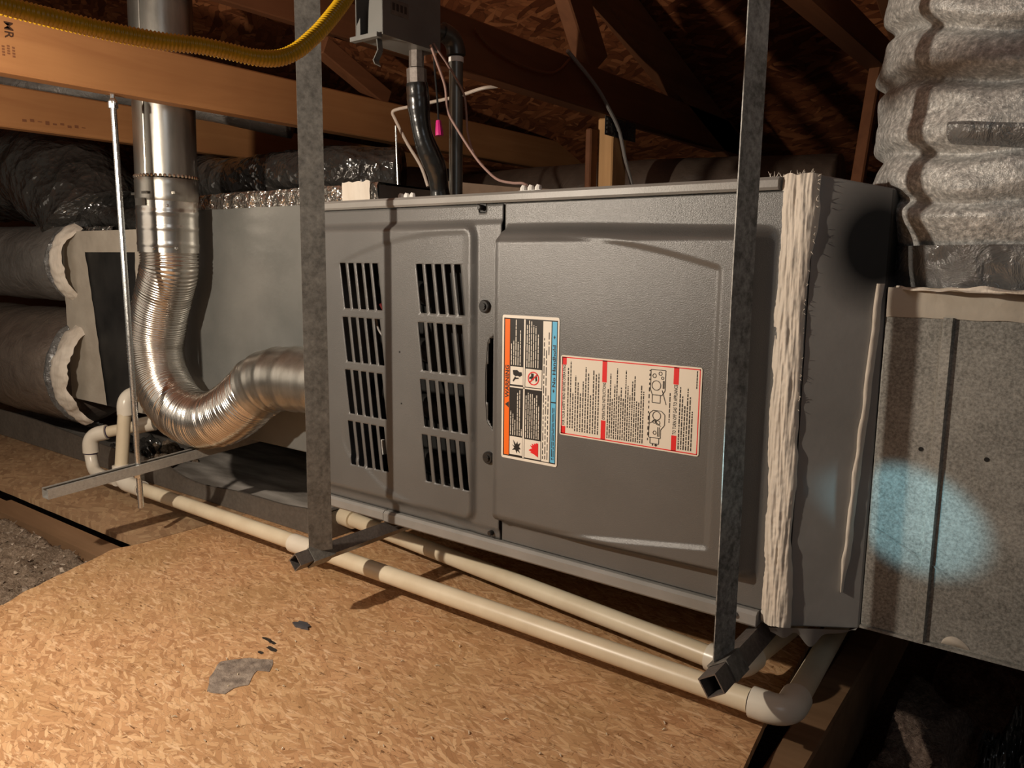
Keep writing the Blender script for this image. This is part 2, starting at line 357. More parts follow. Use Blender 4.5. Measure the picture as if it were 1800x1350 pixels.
def put_text(mb, body, p0, along, up, length, height, bold=0.0):   # fit text between p0 and p0+along*length
    vs, fs = text_mesh(body, 1.0, bold)
    x0, x1 = min(v.x for v in vs), max(v.x for v in vs); y0, y1 = min(v.y for v in vs), max(v.y for v in vs)
    A, U, P = Vector(along), Vector(up), Vector(p0)
    mb.add([P + A * (v.x - x0) / (x1 - x0) * length + U * (v.y - y0) / (y1 - y0) * height for v in vs], fs)

# ------------------------------------------------------------------ the setting
def struct(name, mb, mat, parent=None, **k):
    o = obj(name, mb, mat, parent, **k)
    if parent is None: o['kind'] = 'structure'
    return o
fl = struct('floor', MB().box((-3.2, -2.2, -0.36), (2.4, 2.6, -0.34)), 'insul_dark')
def edge_pts(pts, step, amp, seed):                      # ragged sawn edge through the given points
    out = []
    for a, b in zip(pts, pts[1:]):
        a, b = Vector(a), Vector(b); L = (b - a).length; n = max(2, int(L / step))
        for i in range(n):
            p = a.lerp(b, i / n); out.append((p.x + amp * nz((p.x * 9, p.y * 9, seed), 4), p.y + amp * nz((p.y * 9, p.x * 9, seed), 4, 5)))
    return out + [tuple(pts[-1])]
left_edge = edge_pts([(-0.27, -1.8), (-0.255, -0.62), (-0.32, -0.444), (-0.376, -0.331), (-0.43, -0.197), (-0.42, -0.146)], 0.01, 0.006, 3)
right_edge = edge_pts([(0.795, 1.4), (0.795, 0.35), (0.814, 0.14), (0.824, 0.011), (0.838, -0.097), (0.86, -0.3), (0.89, -0.8), (0.92, -1.8)], 0.02, 0.0015, 8)
o = obj('osb_panel', MB().prism(left_edge + [(-0.42, 1.4)] + right_edge, -0.013, 0.0), 'osb', fl)
o = obj('osb_panel', MB().prism(edge_pts([(-3.1, -0.153), (-0.425, -0.1475)], 0.03, 0.0015, 4) + [(-0.424, 1.4), (-3.1, 1.4)], -0.013, -0.0006), 'osb_old', fl)
obj('plank', MB().box((-1.02, -0.214, -0.045), (-0.46, -0.158, -0.019)), 'wood_floor', fl)
obj('plank', MB().box((-1.5, -0.235, -0.045), (-0.98, -0.165, -0.022)), 'wood_floor', fl)
# dried grey smear and dark nicks on the floor sheet
def blot(c, rx, ry, seed, n=36, z0=0.0002, z1=0.0016):
    poly = []
    for i in range(n):
        t = 2 * math.pi * i / n; k = 1 + 0.38 * nz((math.cos(t) * 1.6, math.sin(t) * 1.6, seed), 1.6) + 0.16 * nz((math.cos(t) * 5, math.sin(t) * 5, seed), 2)
        poly.append((c[0] + rx * k * math.cos(t), c[1] + ry * k * math.sin(t)))
    return MB().prism(poly, z0, z1)
MAT['smear'] = simple('grey_dried_adhesive', (0.17, 0.135, 0.11), (0.36, 0.295, 0.24), 0.75, 0, 55, 120, 0.9, 0.004)
obj('adhesive_smear', MB().prism(edge_pts([(0.2004, -0.3892), (0.1711, -0.3643), (0.1454, -0.3332), (0.1536, -0.3161), (0.1659, -0.2977), (0.1979, -0.2834), (0.2228, -0.3077), (0.2062, -0.3166), (0.2292, -0.3459), (0.2225, -0.3663), (0.2273, -0.3809), (0.2004, -0.3892)], 0.003, 0.0045, 21), 0.0, 0.0008), 'smear', fl)
for (x, y, a, b, sd) in ((0.17, -0.262, 0.012, 0.004, 1), (0.152, -0.249, 0.009, 0.003, 2), (0.138, -0.247, 0.012, 0.003, 3), (0.165, -0.279, 0.006, 0.003, 6), (0.44, -0.42, 0.007, 0.003, 9), (0.63, -0.32, 0.006, 0.003, 7)):
    obj('dark_nick', blot((x, y, 0), a, b, sd, 14, 0.0, 0.0006), 'lab_ink', fl)

def deck_z(y): return 0.9 + (1.6 - y) / 3
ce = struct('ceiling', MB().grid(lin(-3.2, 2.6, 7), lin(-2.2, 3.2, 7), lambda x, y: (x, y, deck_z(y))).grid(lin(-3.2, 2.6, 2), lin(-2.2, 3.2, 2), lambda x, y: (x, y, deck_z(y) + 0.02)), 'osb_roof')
# far end blocking of the attic
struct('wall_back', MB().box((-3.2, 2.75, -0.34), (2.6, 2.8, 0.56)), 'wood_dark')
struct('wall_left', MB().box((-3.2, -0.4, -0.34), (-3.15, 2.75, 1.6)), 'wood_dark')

def lumber(name, p, q, wx, wz, mat, label, cat='beam', side=(1, 0, 0), group=None, b=0.003):
    o = obj(name, MB().beam(p, q, wx, wz, side), mat, None); tag(o, label, cat, group)
    return bevel(o, b, 1)
b1 = lumber('ceiling_joist', (-0.43, -1.0, 0.936), (-0.43, 1.9, 0.94), 0.040, 0.098, 'wood_y', 'front orange-brown pine joist above the metal flue, dark ink stamp at its near end')
# faint and dark ink stamps, printed on the +X face of the joist
sx = -0.4096
mb = MB(); put_text(mb, 'MR', (sx, -0.334, 0.972), (0, 0, -1), (0, 1, 0), 0.027, 0.014, 0.012); obj('ink_stamp', mb, 'stamp', b1)
mb = MB()
for i, (y, z, L) in enumerate(((-0.340, 0.932, 0.018), (-0.332, 0.934, 0.016), (-0.324, 0.933, 0.019))):
    for k in range(4): mb.box((sx - 0.0004, y, z - k * L / 4 - L / 6), (sx, y + 0.004, z - k * L / 4))
obj('faint_stamp', mb, 'stamp_faint', b1)
b2 = lumber('ceiling_joist', (-0.98, -0.9, 0.924), (-0.98, 1.9, 0.928), 0.040, 0.095, 'wood_y', 'farther orange-brown joist behind the threaded rod and flue, seen below the stamped joist')
mb = MB()
for k in range(9): mb.box((-0.9596, -0.09 + k * 0.017, 0.895 + 0.002 * (k % 3)), (-0.9592, -0.09 + k * 0.017 + 0.009, 0.901 + 0.003 * (k % 2)))
obj('faint_stamp', mb, 'stamp_faint', b2)
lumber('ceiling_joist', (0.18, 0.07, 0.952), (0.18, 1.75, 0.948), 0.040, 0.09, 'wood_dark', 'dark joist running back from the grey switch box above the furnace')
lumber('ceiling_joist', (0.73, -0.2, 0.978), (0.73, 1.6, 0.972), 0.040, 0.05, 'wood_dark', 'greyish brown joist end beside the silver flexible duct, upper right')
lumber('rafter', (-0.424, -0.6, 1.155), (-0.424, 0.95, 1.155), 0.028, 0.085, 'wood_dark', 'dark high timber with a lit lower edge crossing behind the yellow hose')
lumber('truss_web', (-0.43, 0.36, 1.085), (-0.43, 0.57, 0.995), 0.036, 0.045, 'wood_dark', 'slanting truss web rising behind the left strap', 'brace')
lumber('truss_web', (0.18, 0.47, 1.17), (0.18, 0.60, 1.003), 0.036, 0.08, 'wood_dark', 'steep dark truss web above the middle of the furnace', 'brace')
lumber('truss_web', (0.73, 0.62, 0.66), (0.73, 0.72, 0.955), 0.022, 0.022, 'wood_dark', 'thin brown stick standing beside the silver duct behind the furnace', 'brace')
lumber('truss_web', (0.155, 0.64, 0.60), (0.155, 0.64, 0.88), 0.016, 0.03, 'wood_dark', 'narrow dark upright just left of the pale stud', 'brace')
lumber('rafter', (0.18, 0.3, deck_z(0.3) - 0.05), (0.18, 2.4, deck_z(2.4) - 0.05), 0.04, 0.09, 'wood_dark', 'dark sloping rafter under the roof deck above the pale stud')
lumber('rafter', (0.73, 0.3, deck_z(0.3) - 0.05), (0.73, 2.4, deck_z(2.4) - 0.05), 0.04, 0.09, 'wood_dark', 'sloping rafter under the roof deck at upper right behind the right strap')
st = thing('truss_stud', (0.18, 0.69, 0.6), 'pale upright pine stud with a toothed metal plate at its top, behind the furnace', 'stud')
bevel(obj('stud', MB().box((0.16, 0.657, 0.0), (0.2, 0.722, 0.905)), 'wood_z', st), 0.003, 1)
mb = MB()
for i in range(9):
    for j in range(4): mb.box((0.2, 0.625 + i * 0.015, 0.866 + j * 0.009), (0.2035, 0.631 + i * 0.015, 0.871 + j * 0.009))
mb.box((0.2, 0.62, 0.862), (0.2012, 0.76, 0.903))
obj('nail_plate', mb, 'iron', st)
lumber('floor_joist', (0.900, -1.8, -0.083), (0.842, 1.4, -0.083), 0.044, 0.13, 'wood_floor', 'rough reddish brown floor joist beyond the right edge of the floor sheet', 'joist')

# blown insulation: left bay, right bay
def ins_left(x, y):
    p = (x, y, 0); z = -0.026 + 0.030 * nz(p, 7) + 0.016 * nz(p, 26, 3) + 0.008 * nz(p, 70, 9)
    z += 0.03 * ss(-0.30, -0.85, y) * ss(-0.45, -0.9, x)
    z -= 0.03 * ss(-0.36, -0.30, x + 0.28 * (y + 0.40))
    z -= 0.035 * ss(-0.235, -0.19, y) * ss(-0.42, -0.5, x)
    return (x, y, z)
o = obj('blown_insulation', MB().grid(lin(-2.1, -0.24, 260), lin(-1.0, -0.15, 130), ins_left), 'insul', None, True, sharp=180)
tag(o, 'grey-brown blown cellulose filling the left bay beside the floor sheet', 'insulation', kind='stuff')
mb = MB()
for i in range(2600):
    y = random.uniform(-0.75, -0.17); x = random.uniform(-1.3, -0.26)
    p = ins_left(x, y)
    bx = -0.42 if y > -0.2 else (-0.43 + (-0.2 - y) * 0.43)
    if x > bx + 0.012: continue
    if y > -0.225 and x < -0.45 and random.random() < .8: continue
    s = random.uniform(0.0016, 0.0050); c = Vector((x, y, p[2] + s * 0.5))
    vs = [c + Vector((random.uniform(-1, 1), random.uniform(-1, 1), random.uniform(-.7, 1))) * s * 1.3 for _ in range(4)]
    mb.add(vs, [(0, 1, 2), (0, 2, 3), (0, 3, 1), (1, 3, 2)])
MAT['insul_bits'] = simple('pale_insulation_crumbs', (0.12, 0.09, 0.065), (0.5, 0.42, 0.34), 0.95, 0, 45, spec=0.05)
tag(obj('insulation_crumbs', mb, 'insul_bits'), 'loose pale crumbs strewn over the left insulation', 'insulation', kind='stuff')
def ins_right(x, y):
    p = (x, y, 2.0); rough = 0.016 * nz(p, 22, 4) + 0.012 * abs(nz(p, 48, 6)) + 0.008 * nz(p, 95, 2)
    heap = ss(0.905, 0.935, x + 0.02 * nz(p, 16, 8)) * (1 - ss(1.0, 1.04, x + 0.035 * nz(p, 13, 3))) * ss(0.44, 0.37, y + 0.05 * nz(p, 12))
    z = -0.30 + 0.03 * nz(p, 8) + 0.218 * heap + rough  # bay sunk deep so that the heap shades it
    return (x, y, z)
o = obj('blown_insulation', MB().grid(lin(0.90, 2.2, 200), lin(-1.2, 1.4, 300), ins_right), 'insul_dark', None, True, sharp=180)
tag(o, 'shade-darkened insulation in the open bay at lower right, a lit ridge in it', 'insulation', kind='stuff')

# ------------------------------------------------------------------ the furnace
FU = thing('furnace', (0.41, 0.27, 0.133), 'large grey gas furnace with a louvred left door and two labels on its right door', 'furnace')
mb = MB(); mb.box((-0.03, 0.002, 0.664), (0.8435, 0.55, 0.679)); mb.box((-0.03, 0.002, 0.134), (0.8435, 0.55, 0.146))
mb.box((-0.03, 0.004, 0.146), (-0.022, 0.55, 0.664)); mb.box((0.8355, 0.004, 0.146), (0.8435, 0.55, 0.664)); mb.box((-0.022, 0.54, 0.146), (0.8355, 0.55, 0.664))
obj('cabinet_shell', mb, 'rail', FU)
mb = MB(); mb.box((-0.021, 0.16, 0.147), (0.40, 0.165, 0.663)); mb.box((0.398, 0.03, 0.147), (0.402, 0.53, 0.663))
obj('inner_bulkhead', mb, 'cavity', FU)
for k in range(4):
    mb = MB().tube(spline([(0.30, 0.13, 0.22 + 0.1 * k), (0.2, 0.09, 0.22 + 0.1 * k), (0.06, 0.09, 0.24 + 0.1 * k), (0.0, 0.13, 0.24 + 0.1 * k)], 6), 0.02, 12); obj('burner_tube', mb, 'cavity', FU, True)
mb = MB().box((0.205, 0.05, 0.38), (0.33, 0.13, 0.60)); bevel(obj('control_board', mb, 'cavity', FU), 0.006)
obj('red_wire', MB().tube(spline([(0.085, 0.05, 0.505), (0.10, 0.06, 0.47), (0.13, 0.05, 0.385), (0.145, 0.055, 0.36), (0.15, 0.07, 0.32)], 6), 0.0035, 8), 'red', FU, True)
mb = MB().tube(spline([(0.083, 0.04, 0.515), (0.085, 0.045, 0.46), (0.12, 0.05, 0.435), (0.17, 0.06, 0.43)], 6), 0.002, 8)
obj('grey_wire', mb, 'greycable', FU, True)
mb = MB().box((0.098, 0.03, 0.235), (0.108, 0.04, 0.262)); bevel(obj('white_connector', mb, 'white', FU), 0.002)
# rolled rails along the top and the bottom edge
def rail(z0, z1, y, x0, x1):
    return MB().prism([(0.006, z0), (y + 0.003, z0), (y, z0 + 0.003), (y, z1 - 0.004), (y + 0.004, z1), (0.006, z1)], x0, x1, 0)
obj('top_rail', rail(0.6665, 0.6815, -0.010, -0.03, 0.806), 'rail', FU)
obj('bottom_rail', rail(0.131, 0.1505, -0.012, -0.03, 0.150), 'rail', FU)
obj('bottom_rail', rail(0.1305, 0.1505, -0.013, 0.152, 0.812), 'rail', FU)
# left, louvred door: pressed sheet with real slots
SL = []                                                   # slots: (x0, x1, z0, z1)
for c0, pitch in ((0.061, 0.0196), (0.240, 0.0200)):
    for r, zt in enumerate((0.576, 0.4835, 0.3915, 0.3005)):
        for k in range(5): SL.append((c0 + 0.0035 * r + pitch * k, c0 + 0.0035 * r + pitch * k + 0.0132, zt - 0.0775, zt))
def slot_shear(x, z):
    for zt in (0.576, 0.4835, 0.3915, 0.3005):
        if zt - 0.0775 - 1e-6 <= z <= zt + 1e-6:
            wx = ss(0.028, 0.055, x) * (1 - ss(0.175, 0.198, x)) + ss(0.200, 0.234, x) * (1 - ss(0.346, 0.356, x))
            return 0.13 * (zt - 0.039 - z) * wx
    return 0.0
def rr(x, z, x0, x1, z0, z1, r, wd):                      # soft mask of a rounded rectangle
    cx, cz = (x0 + x1) / 2, (z0 + z1) / 2; qx, qz = abs(x - cx) - (x1 - x0) / 2 + r, abs(z - cz) - (z1 - z0) / 2 + r
    d = math.hypot(max(qx, 0), max(qz, 0)) + min(max(qx, qz), 0) - r
    return 1 - ss(-wd, 0.0, d)
def left_h(x, z):
    h = 0.003 + 0.010 * rr(x, z, -0.10, 0.358, 0.168, 0.640, 0.024, 0.011)
    h += 0.004 * rr(x, z, -0.1, 0.5, 0.162, 0.643, 0.004, 0.008)
    za = 0.628 - 0.037 * max(0.0, (0.33 - x) / 0.24) ** 2.1
    zb = 0.238 - 0.030 * ss(0.066, 0.17, x); xl = 0.052 + 0.03 * ss(0.27, 0.205, z)
    h -= 0.0022 * (1 - ss(za - 0.007, za, z)) * ss(xl - 0.03 * ss(0.27, 0.36, z), xl + 0.006 + 0.035 * ss(0.27, 0.36, z), x) * ss(zb - 0.003, zb + 0.004, z + 0.25 * (x - 0.1) * ss(0.08, 0.12, x)) * ss(0.36, 0.33, x)
    return h
def uniq(a):
    a = sorted(a); out = [a[0]]
    for v in a[1:]:
        if v - out[-1] > 0.0004: out.append(v)
    return out
HX, HZ0, HZ1 = 0.4015, 0.313, 0.478                        # hand hold, a half lens against the right door
def lens_w(z): 
    t = (z - HZ0) / (HZ1 - HZ0)
    if t <= 0 or t >= 1: return 0
    return 0.026 * min(1, ss(0, 0.16, t) * 0.75 + 0.25 * math.sin(math.pi * t), ss(0, 0.10, 1 - t) * 0.75 + 0.25 * math.sin(math.pi * t))
us = uniq(lin(-0.028, 0.4005, 150) + [v for s in SL for v in (s[0], s[1])])
vs_ = uniq(lin(0.152, 0.665, 130) + [v for s in SL[:20:5] for v in (s[2], s[3])])
us = uniq([s for s in us]);
def keep(u, v):
    if u > HX - lens_w(v) - 0.0005: return False
    if u > 0.3545 and u < 0.3675 and v > 0.653: return False
    for a, b, c, d in SL:
        if a < u < b and c < v < d: return False
    return True
snapx = sorted(v for s in SL for v in (s[0], s[1])); keepx = set(round(v, 6) for v in snapx)
us = [u for u in us if round(u, 6) in keepx or min(abs(u - k) for k in keepx) > 0.0015]
sz = set(round(v, 6) for s in SL[:20:5] for v in (s[2], s[3])); vs_ = [v for v in vs_ if round(v, 6) in sz or min(abs(v - k) for k in sz) > 0.0015]
us = sorted(set(us) | set(snapx)); us = uniq(us); vs_ = uniq(sorted(set(vs_) | sz))
LD = obj('louvred_door', MB().grid(us, vs_, lambda x, z: (x + slot_shear(x, z), -left_h(x + slot_shear(x, z), z), z), keep), 'paint', FU, True, 'left door with two columns of upright louvre slots', sharp=60, recalc=False)
m = LD.modifiers.new('sheet', 'SOLIDIFY'); m.thickness = 0.0022; m.offset = -1
outl = []; 
for k in range(41):
    z = HZ0 - 0.002 + (HZ1 - HZ0 + 0.004) * k / 40; outl.append((HX - lens_w(z) - (0.0030 if 0 < k < 40 else 0.002), z))
n = len(outl); V = []; F = []
for lay, (dy, sc_) in enumerate(((-0.0007, 1.0), (0.006, 0.90), (0.02, 0.8))):
    for x, z in outl: V.append((HX + (x - HX) * sc_, -left_h(min(x, 0.39), z) - 0.0003 + dy if lay == 0 else dy, HZ0 + (HZ1 - HZ0) * (0.5 + (z - (HZ0 + HZ1) / 2) / (HZ1 - HZ0) * (1 - 0.03 * lay))))
for lay in range(2):
    for k in range(n - 1): F.append((lay * n + k, lay * n + k + 1, (lay + 1) * n + k + 1, (lay + 1) * n + k))
k0 = len(V); V.append((HX, 0.02, HZ0)); V.append((HX, 0.02, HZ1))
F.append(tuple(range(2 * n, 3 * n)))
obj('hand_hold', MB().add(V, F), 'black', FU, True, 'black recessed hand hold')
for z in (0.514, 0.281):
    x = 0.3715 + (0.514 - z) * 0.04; y = -left_h(x, z)
    kn = obj('latch_knob', MB().tube([(x, y + 0.001, z), (x, y - 0.004, z), (x, y - 0.0055, z), (x, y - 0.0055, z)], [0.0098, 0.0098, 0.0085, 0.005], 20), 'knob', FU, True, 'black round quarter-turn latch')
    mb = MB().tube([(x, y - 0.005, z), (x, y - 0.0078, z)], 0.0052, 14).box((x - 0.0045, y - 0.0088, z - 0.0011), (x + 0.0045, y - 0.0075, z + 0.0011))
    obj('latch_slot', mb, 'knob', kn)
mb = MB().box((0.355, -0.001, 0.654), (0.366, 0.003, 0.666)); obj('top_notch', mb, 'black', FU)
for (x, z) in ((0.36, 0.6605), (0.385, 0.160)):
    obj('screw', MB().tube([(x, 0.0, z), (x, -0.010, z), (x, -0.0115, z)], [0.0042, 0.0042, 0.003], 8), 'knob', FU)
obj('screw', MB().tube([(0.785, -0.008, 0.142), (0.785, -0.0155, 0.142), (0.785, -0.017, 0.142)], [0.004, 0.004, 0.003], 8), 'rail', FU)
obj('drip_screw', MB().tube([(0.235, 0.04, 0.134), (0.235, 0.04, 0.108), (0.235, 0.04, 0.105)], [0.003, 0.003, 0.001], 8), 'iron', FU)
obj('dent', MB().tube([(0.197, -left_h(0.197, 0.43) + 0.001, 0.432), (0.197, -left_h(0.197, 0.43) - 0.0006, 0.432)], 0.0016, 8), 'black', FU)
obj('dent', MB().tube([(0.20, -left_h(0.2, 0.34) + 0.001, 0.346), (0.20, -left_h(0.2, 0.34) - 0.0006, 0.346)], 0.0014, 8), 'black', FU)
# right door: deep pressed panel
def right_h(x, z):
    h = 0.003 + 0.032 * (1 - ss(0.622, 0.641, z + 0.012 * ss(0.44, 0.8, x))) * ss(0.176, 0.194, z - 0.010 * ss(0.42, 0.8, x)) * ss(0.4025, 0.409, x + 0.004 * ss(0.595, 0.64, z) * -1)
    q = rr(x, z, 0.30, 0.810, 0.168, 0.642, 0.03, 0.036)
    h = 0.003 + (h - 0.003) * q
    t = max(0.0, (x - 0.50)); za = 0.6205 - 0.037 * (t / 0.235) ** 1.75
    zb = 0.186 + 0.040 * max(0.0, (x - 0.465) / 0.28)
    h -= 0.0034 * (1 - ss(za - 0.008, za + 0.001, z)) * (1 - ss(0.746, 0.756, x + 0.01 * ss(0.4, 0.24, z) * 0)) * ss(zb - 0.004, zb + 0.004, z) * ss(0.405, 0.417, x)
    return h
RD = obj('plain_door', MB().grid(uniq(lin(0.4045, 0.425, 16) + lin(0.425, 0.735, 90) + lin(0.735, 0.832, 60)), uniq(lin(0.152, 0.25, 60) + lin(0.25, 0.56, 60) + lin(0.56, 0.665, 70)),
        lambda x, z: (x, -right_h(x, z), z)), 'paint', FU, True, 'right door with a raised panel and arched crease', sharp=70, recalc=False)
m = RD.modifiers.new('sheet', 'SOLIDIFY'); m.thickness = 0.002; m.offset = -1
# warning label (writing runs upwards)
def label_plane(x0, x1, z1, z0, y):
    def rect(mb, u0, u1, v0, v1, d):                      # u rightwards 0..1, v downwards 0..1, d = layer
        return mb.box((x0 + (x1 - x0) * u0, y - 0.00025 - 0.00012 * d, z1 - (z1 - z0) * v1), (x0 + (x1 - x0) * u1, y - 0.0001, z1 - (z1 - z0) * v0))
    def pt(u, v, d): return Vector((x0 + (x1 - x0) * u, y - 0.0003 - 0.00012 * d, z1 - (z1 - z0) * v))
    return rect, pt
yl = -right_h(0.47, 0.4) - 0.0008
rect, pt = label_plane(0.4240, 0.5230, 0.505, 0.2935, yl)
def rounded(x0, x1, z0, z1, y0, y1, r):
    poly = []
    for cx, cz, a0 in ((x1 - r, z1 - r, 0), (x0 + r, z1 - r, 90), (x0 + r, z0 + r, 180), (x1 - r, z0 + r, 270)):
        for k in range(5): a = math.radians(a0 + 22.5 * k); poly.append((cx + r * math.cos(a), cz + r * math.sin(a)))
    return MB().prism(poly, y0, y1, 1)
WL = obj('warning_label', rounded(0.4240, 0.5230, 0.2935, 0.505, yl - 0.0002, yl + 0.0010, 0.003), 'lab_white', FU, label='tall warning label with an orange band, black text blocks and a blue band')
mb = MB(); rect(mb, .030, .975, .020, .982, 0); obj('label_frame', mb, 'lab_black', WL)
mb = MB(); rect(mb, .050, .140, .028, .974, 1); obj('orange_band', mb, 'lab_orange', WL)
mb = MB(); rect(mb, .392, .418, .024, .978, 1); obj('white_divider', mb, 'lab_white', WL); mb = MB(); rect(mb, .150, .720, .486, .496, 1); obj('white_divider', mb, 'lab_white', WL)
for (a, b, c, d) in ((.155, .385, .350, .474), (.428, .715, .356, .480), (.155, .385, .838, .966), (.428, .715, .842, .972), (.728, .868, .028, .976)):
    mb = MB(); rect(mb, a, b, c, d, 1); obj('white_field', mb, 'lab_white', WL)
mb = MB(); rect(mb, .884, .962, .028, .560, 1); rect(mb, .884, .962, .568, .974, 1); obj('blue_band', mb, 'lab_blue', WL)
mb = MB(); rnd = random.Random(3)
def words(mb, u, w_, v0, v1, d, dens=0.9, gap=0.0045):     # an illegible line of small print running upwards
    v = v1
    while v > v0:
        L = rnd.uniform(0.012, 0.06); a = max(v0, v - L)
        rect(mb, u, u + w_, a, v, d); v = a - gap
for u, top in ((.165, .19), (.205, .17), (.245, .03), (.285, .18), (.325, .10)): words(mb, u, .0135, top, .340, 2)
for u, top in ((.445, .06), (.482, .03), (.520, .035), (.558, .06), (.597, .065), (.640, .12)): words(mb, u, .0135, top, .345, 2)
for u, top in ((.165, .66), (.205, .68), (.243, .72), (.285, .53), (.325, .51), (.362, .78)): words(mb, u, .0135, top, .828, 2)
for u, top in ((.440, .54), (.478, .52), (.514, .525), (.550, .525), (.590, .55), (.628, .53), (.665, .60)): words(mb, u, .0135, top, .832, 2)
obj('white_print', mb, 'lab_white', WL)['kind'] = 'stuff'
mb = MB()
for u, a, b in ((.745, .14, .96), (.785, .22, .96), (.825, .10, .25), (.825, .52, .96)): words(mb, u, .014, a, b, 2, gap=.012)
for u in (.905, .93): words(mb, u, .012, .60, .955, 2, gap=.006)
put_text(mb, 'WARNING', pt(.134, .572, 1.5), (0, 0, 1), (-1, 0, 0), 0.214 * .225, 0.099 * .072, 0.03)
tri = [pt(.134, .640, 1.5), pt(.134, .596, 1.5), pt(.062, .618, 1.5)]; mb.add(tri, [(0, 1, 2)])
put_text(mb, 'No Handhold', pt(.952, .460, 1.5), (0, 0, 1), (-1, 0, 0), 0.214 * .275, 0.099 * .055, 0.025)
for v in (.487, .13):
    rect(mb, .917, .929, v - .012, v + .008, 2); mb.add([pt(.905, v - .004, 2), pt(.941, v - .004, 2), pt(.905, v - .006, 2), pt(.923, v + .014, 2)], [(0, 1, 3)])
obj('dark_print', mb, 'lab_ink', WL)['kind'] = 'stuff'
# pictograms: hand with shock, burst, struck-through valve, flame
def poly(mb, pts, d): mb.add([pt(u, v, d) for u, v in pts], [tuple(range(len(pts)))])
mb = MB()
poly(mb, [(.20, .375), (.28, .372), (.32, .385), (.36, .384), (.37, .405), (.33, .418), (.29, .412), (.25, .416), (.21, .405)], 3)
poly(mb, [(.20, .448), (.245, .415), (.26, .425), (.31, .425), (.31, .432), (.25, .436), (.215, .455)], 3)
obj('black_pictogram', mb, 'lab_black', WL); mb = MB()
poly(mb, [(.20, .895), (.25, .905), (.22, .86), (.275, .890), (.30, .868), (.31, .89), (.36, .875), (.33, .905), (.365, .92), (.325, .925), (.355, .95), (.30, .935), (.29, .955), (.265, .93), (.205, .935), (.245, .915)], 3)
obj('black_pictogram', mb, 'lab_black', WL); mb = MB()
mb.add([pt(.53, .385, 3), pt(.575, .385, 3), pt(.575, .43, 3), pt(.53, .43, 3)], [(0, 1, 2, 3)]); poly(mb, [(.50, .41), (.53, .405), (.53, .42), (.50, .425)], 3); poly(mb, [(.60, .40), (.63, .395), (.64, .43), (.61, .44)], 3)
obj('black_pictogram', mb, 'lab_black', WL)
mb = MB(); cu, cv, ru, rv = .572, .418, .100, .0465
for k in range(28):
    a, b = 2 * math.pi * k / 28, 2 * math.pi * (k + 1) / 28
    poly(mb, [(cu + ru * math.cos(a), cv + rv * math.sin(a)), (cu + ru * math.cos(b), cv + rv * math.sin(b)), (cu + ru * .84 * math.cos(b), cv + rv * .84 * math.sin(b)), (cu + ru * .84 * math.cos(a), cv + rv * .84 * math.sin(a))], 4)
poly(mb, [(.497, .445), (.507, .453), (.647, .392), (.637, .384)], 4)
obj('red_pictogram', mb, 'lab_red', WL); mb = MB()
poly(mb, [(.675, .955), (.675, .86), (.63, .858), (.635, .866), (.60, .862), (.605, .875), (.56, .866), (.575, .884), (.53, .878), (.57, .900), (.54, .905), (.505, .915), (.56, .925), (.53, .93), (.60, .938)], 4)
obj('red_pictogram', mb, 'lab_red', WL)
# operating instructions label
yl2 = -right_h(0.62, 0.4) - 0.0008
rect, pt = label_plane(0.5265, 0.7345, 0.4540, 0.3420, yl2)
OL = obj('instruction_label', rounded(0.5265, 0.7345, 0.3420, 0.4540, yl2 - 0.0002, yl2 + 0.0010, 0.003), 'lab_cream', FU, label='wide cream label with red border and small operating instructions')
mb = MB()
for a, b, c, d in ((.010, .990, .018, .030), (.010, .990, .972, .984), (.010, .016, .018, .984), (.984, .990, .018, .984),
                   (.010, .046, .02, .115), (.010, .046, .885, .98), (.320, .354, .02, .280), (.320, .354, .745, .98), (.818, .852, .02, .215), (.818, .852, .80, .98)):
    mb = MB(); rect(mb, a, b, c, d, 1); obj('red_bar', mb, 'lab_red', OL)
mb = MB()
for k in range(13):
    u = .058 + k * .0195
    words(mb, u, .0075, rnd.uniform(.05, .35) if k not in (2, 5, 9) else .45, .93 if k > 2 else .9, 2, gap=.009)
for k in range(17):
    u = .364 + k * .0158
    words(mb, u, .0068, rnd.uniform(.05, .5), .95, 2, gap=.009)
for k in range(6):
    u = .862 + k * .0165
    words(mb, u, .007, .24 + .1 * (k % 3) if k < 5 else .5, .95, 2, gap=.009)
words(mb, .655, .006, .08, .90, 2, gap=.03); words(mb, .796, .006, .32, .66, 2, gap=.01); words(mb, .966, .006, .04, .24, 2)
put_text(mb, 'FOR YOUR SAFETY READ BEFORE OPERATING', pt(.040, .872, 1), (0, 0, 1), (-1, 0, 0), 0.1135 * .745, 0.21 * .022, 0.02)
put_text(mb, 'OPERATING INSTRUCTIONS', pt(.349, .735, 1), (0, 0, 1), (-1, 0, 0), 0.1135 * .445, 0.21 * .023, 0.02)
put_text(mb, 'TO TURN OFF GAS TO APPLIANCE', pt(.847, .79, 1), (0, 0, 1), (-1, 0, 0), 0.1135 * .565, 0.21 * .023, 0.02)
def line(mb, pts, wd=.004, asp=1.85):
    for (a, b), (c, d) in zip(pts, pts[1:]):
        dx, dy = (c - a) * asp, d - b; L = math.hypot(dx, dy) or 1; nx, ny = -dy / L * wd / asp, dx / L * wd
        mb.add([pt(a + nx, b + ny, 2), pt(c + nx, d + ny, 2), pt(c - nx, d - ny, 2), pt(a - nx, b - ny, 2)], [(0, 1, 2, 3)])
def circ(u, v, r, n=16): return [(u + r / 1.85 * math.cos(2 * math.pi * k / n), v + r * math.sin(2 * math.pi * k / n)) for k in range(n + 1)]
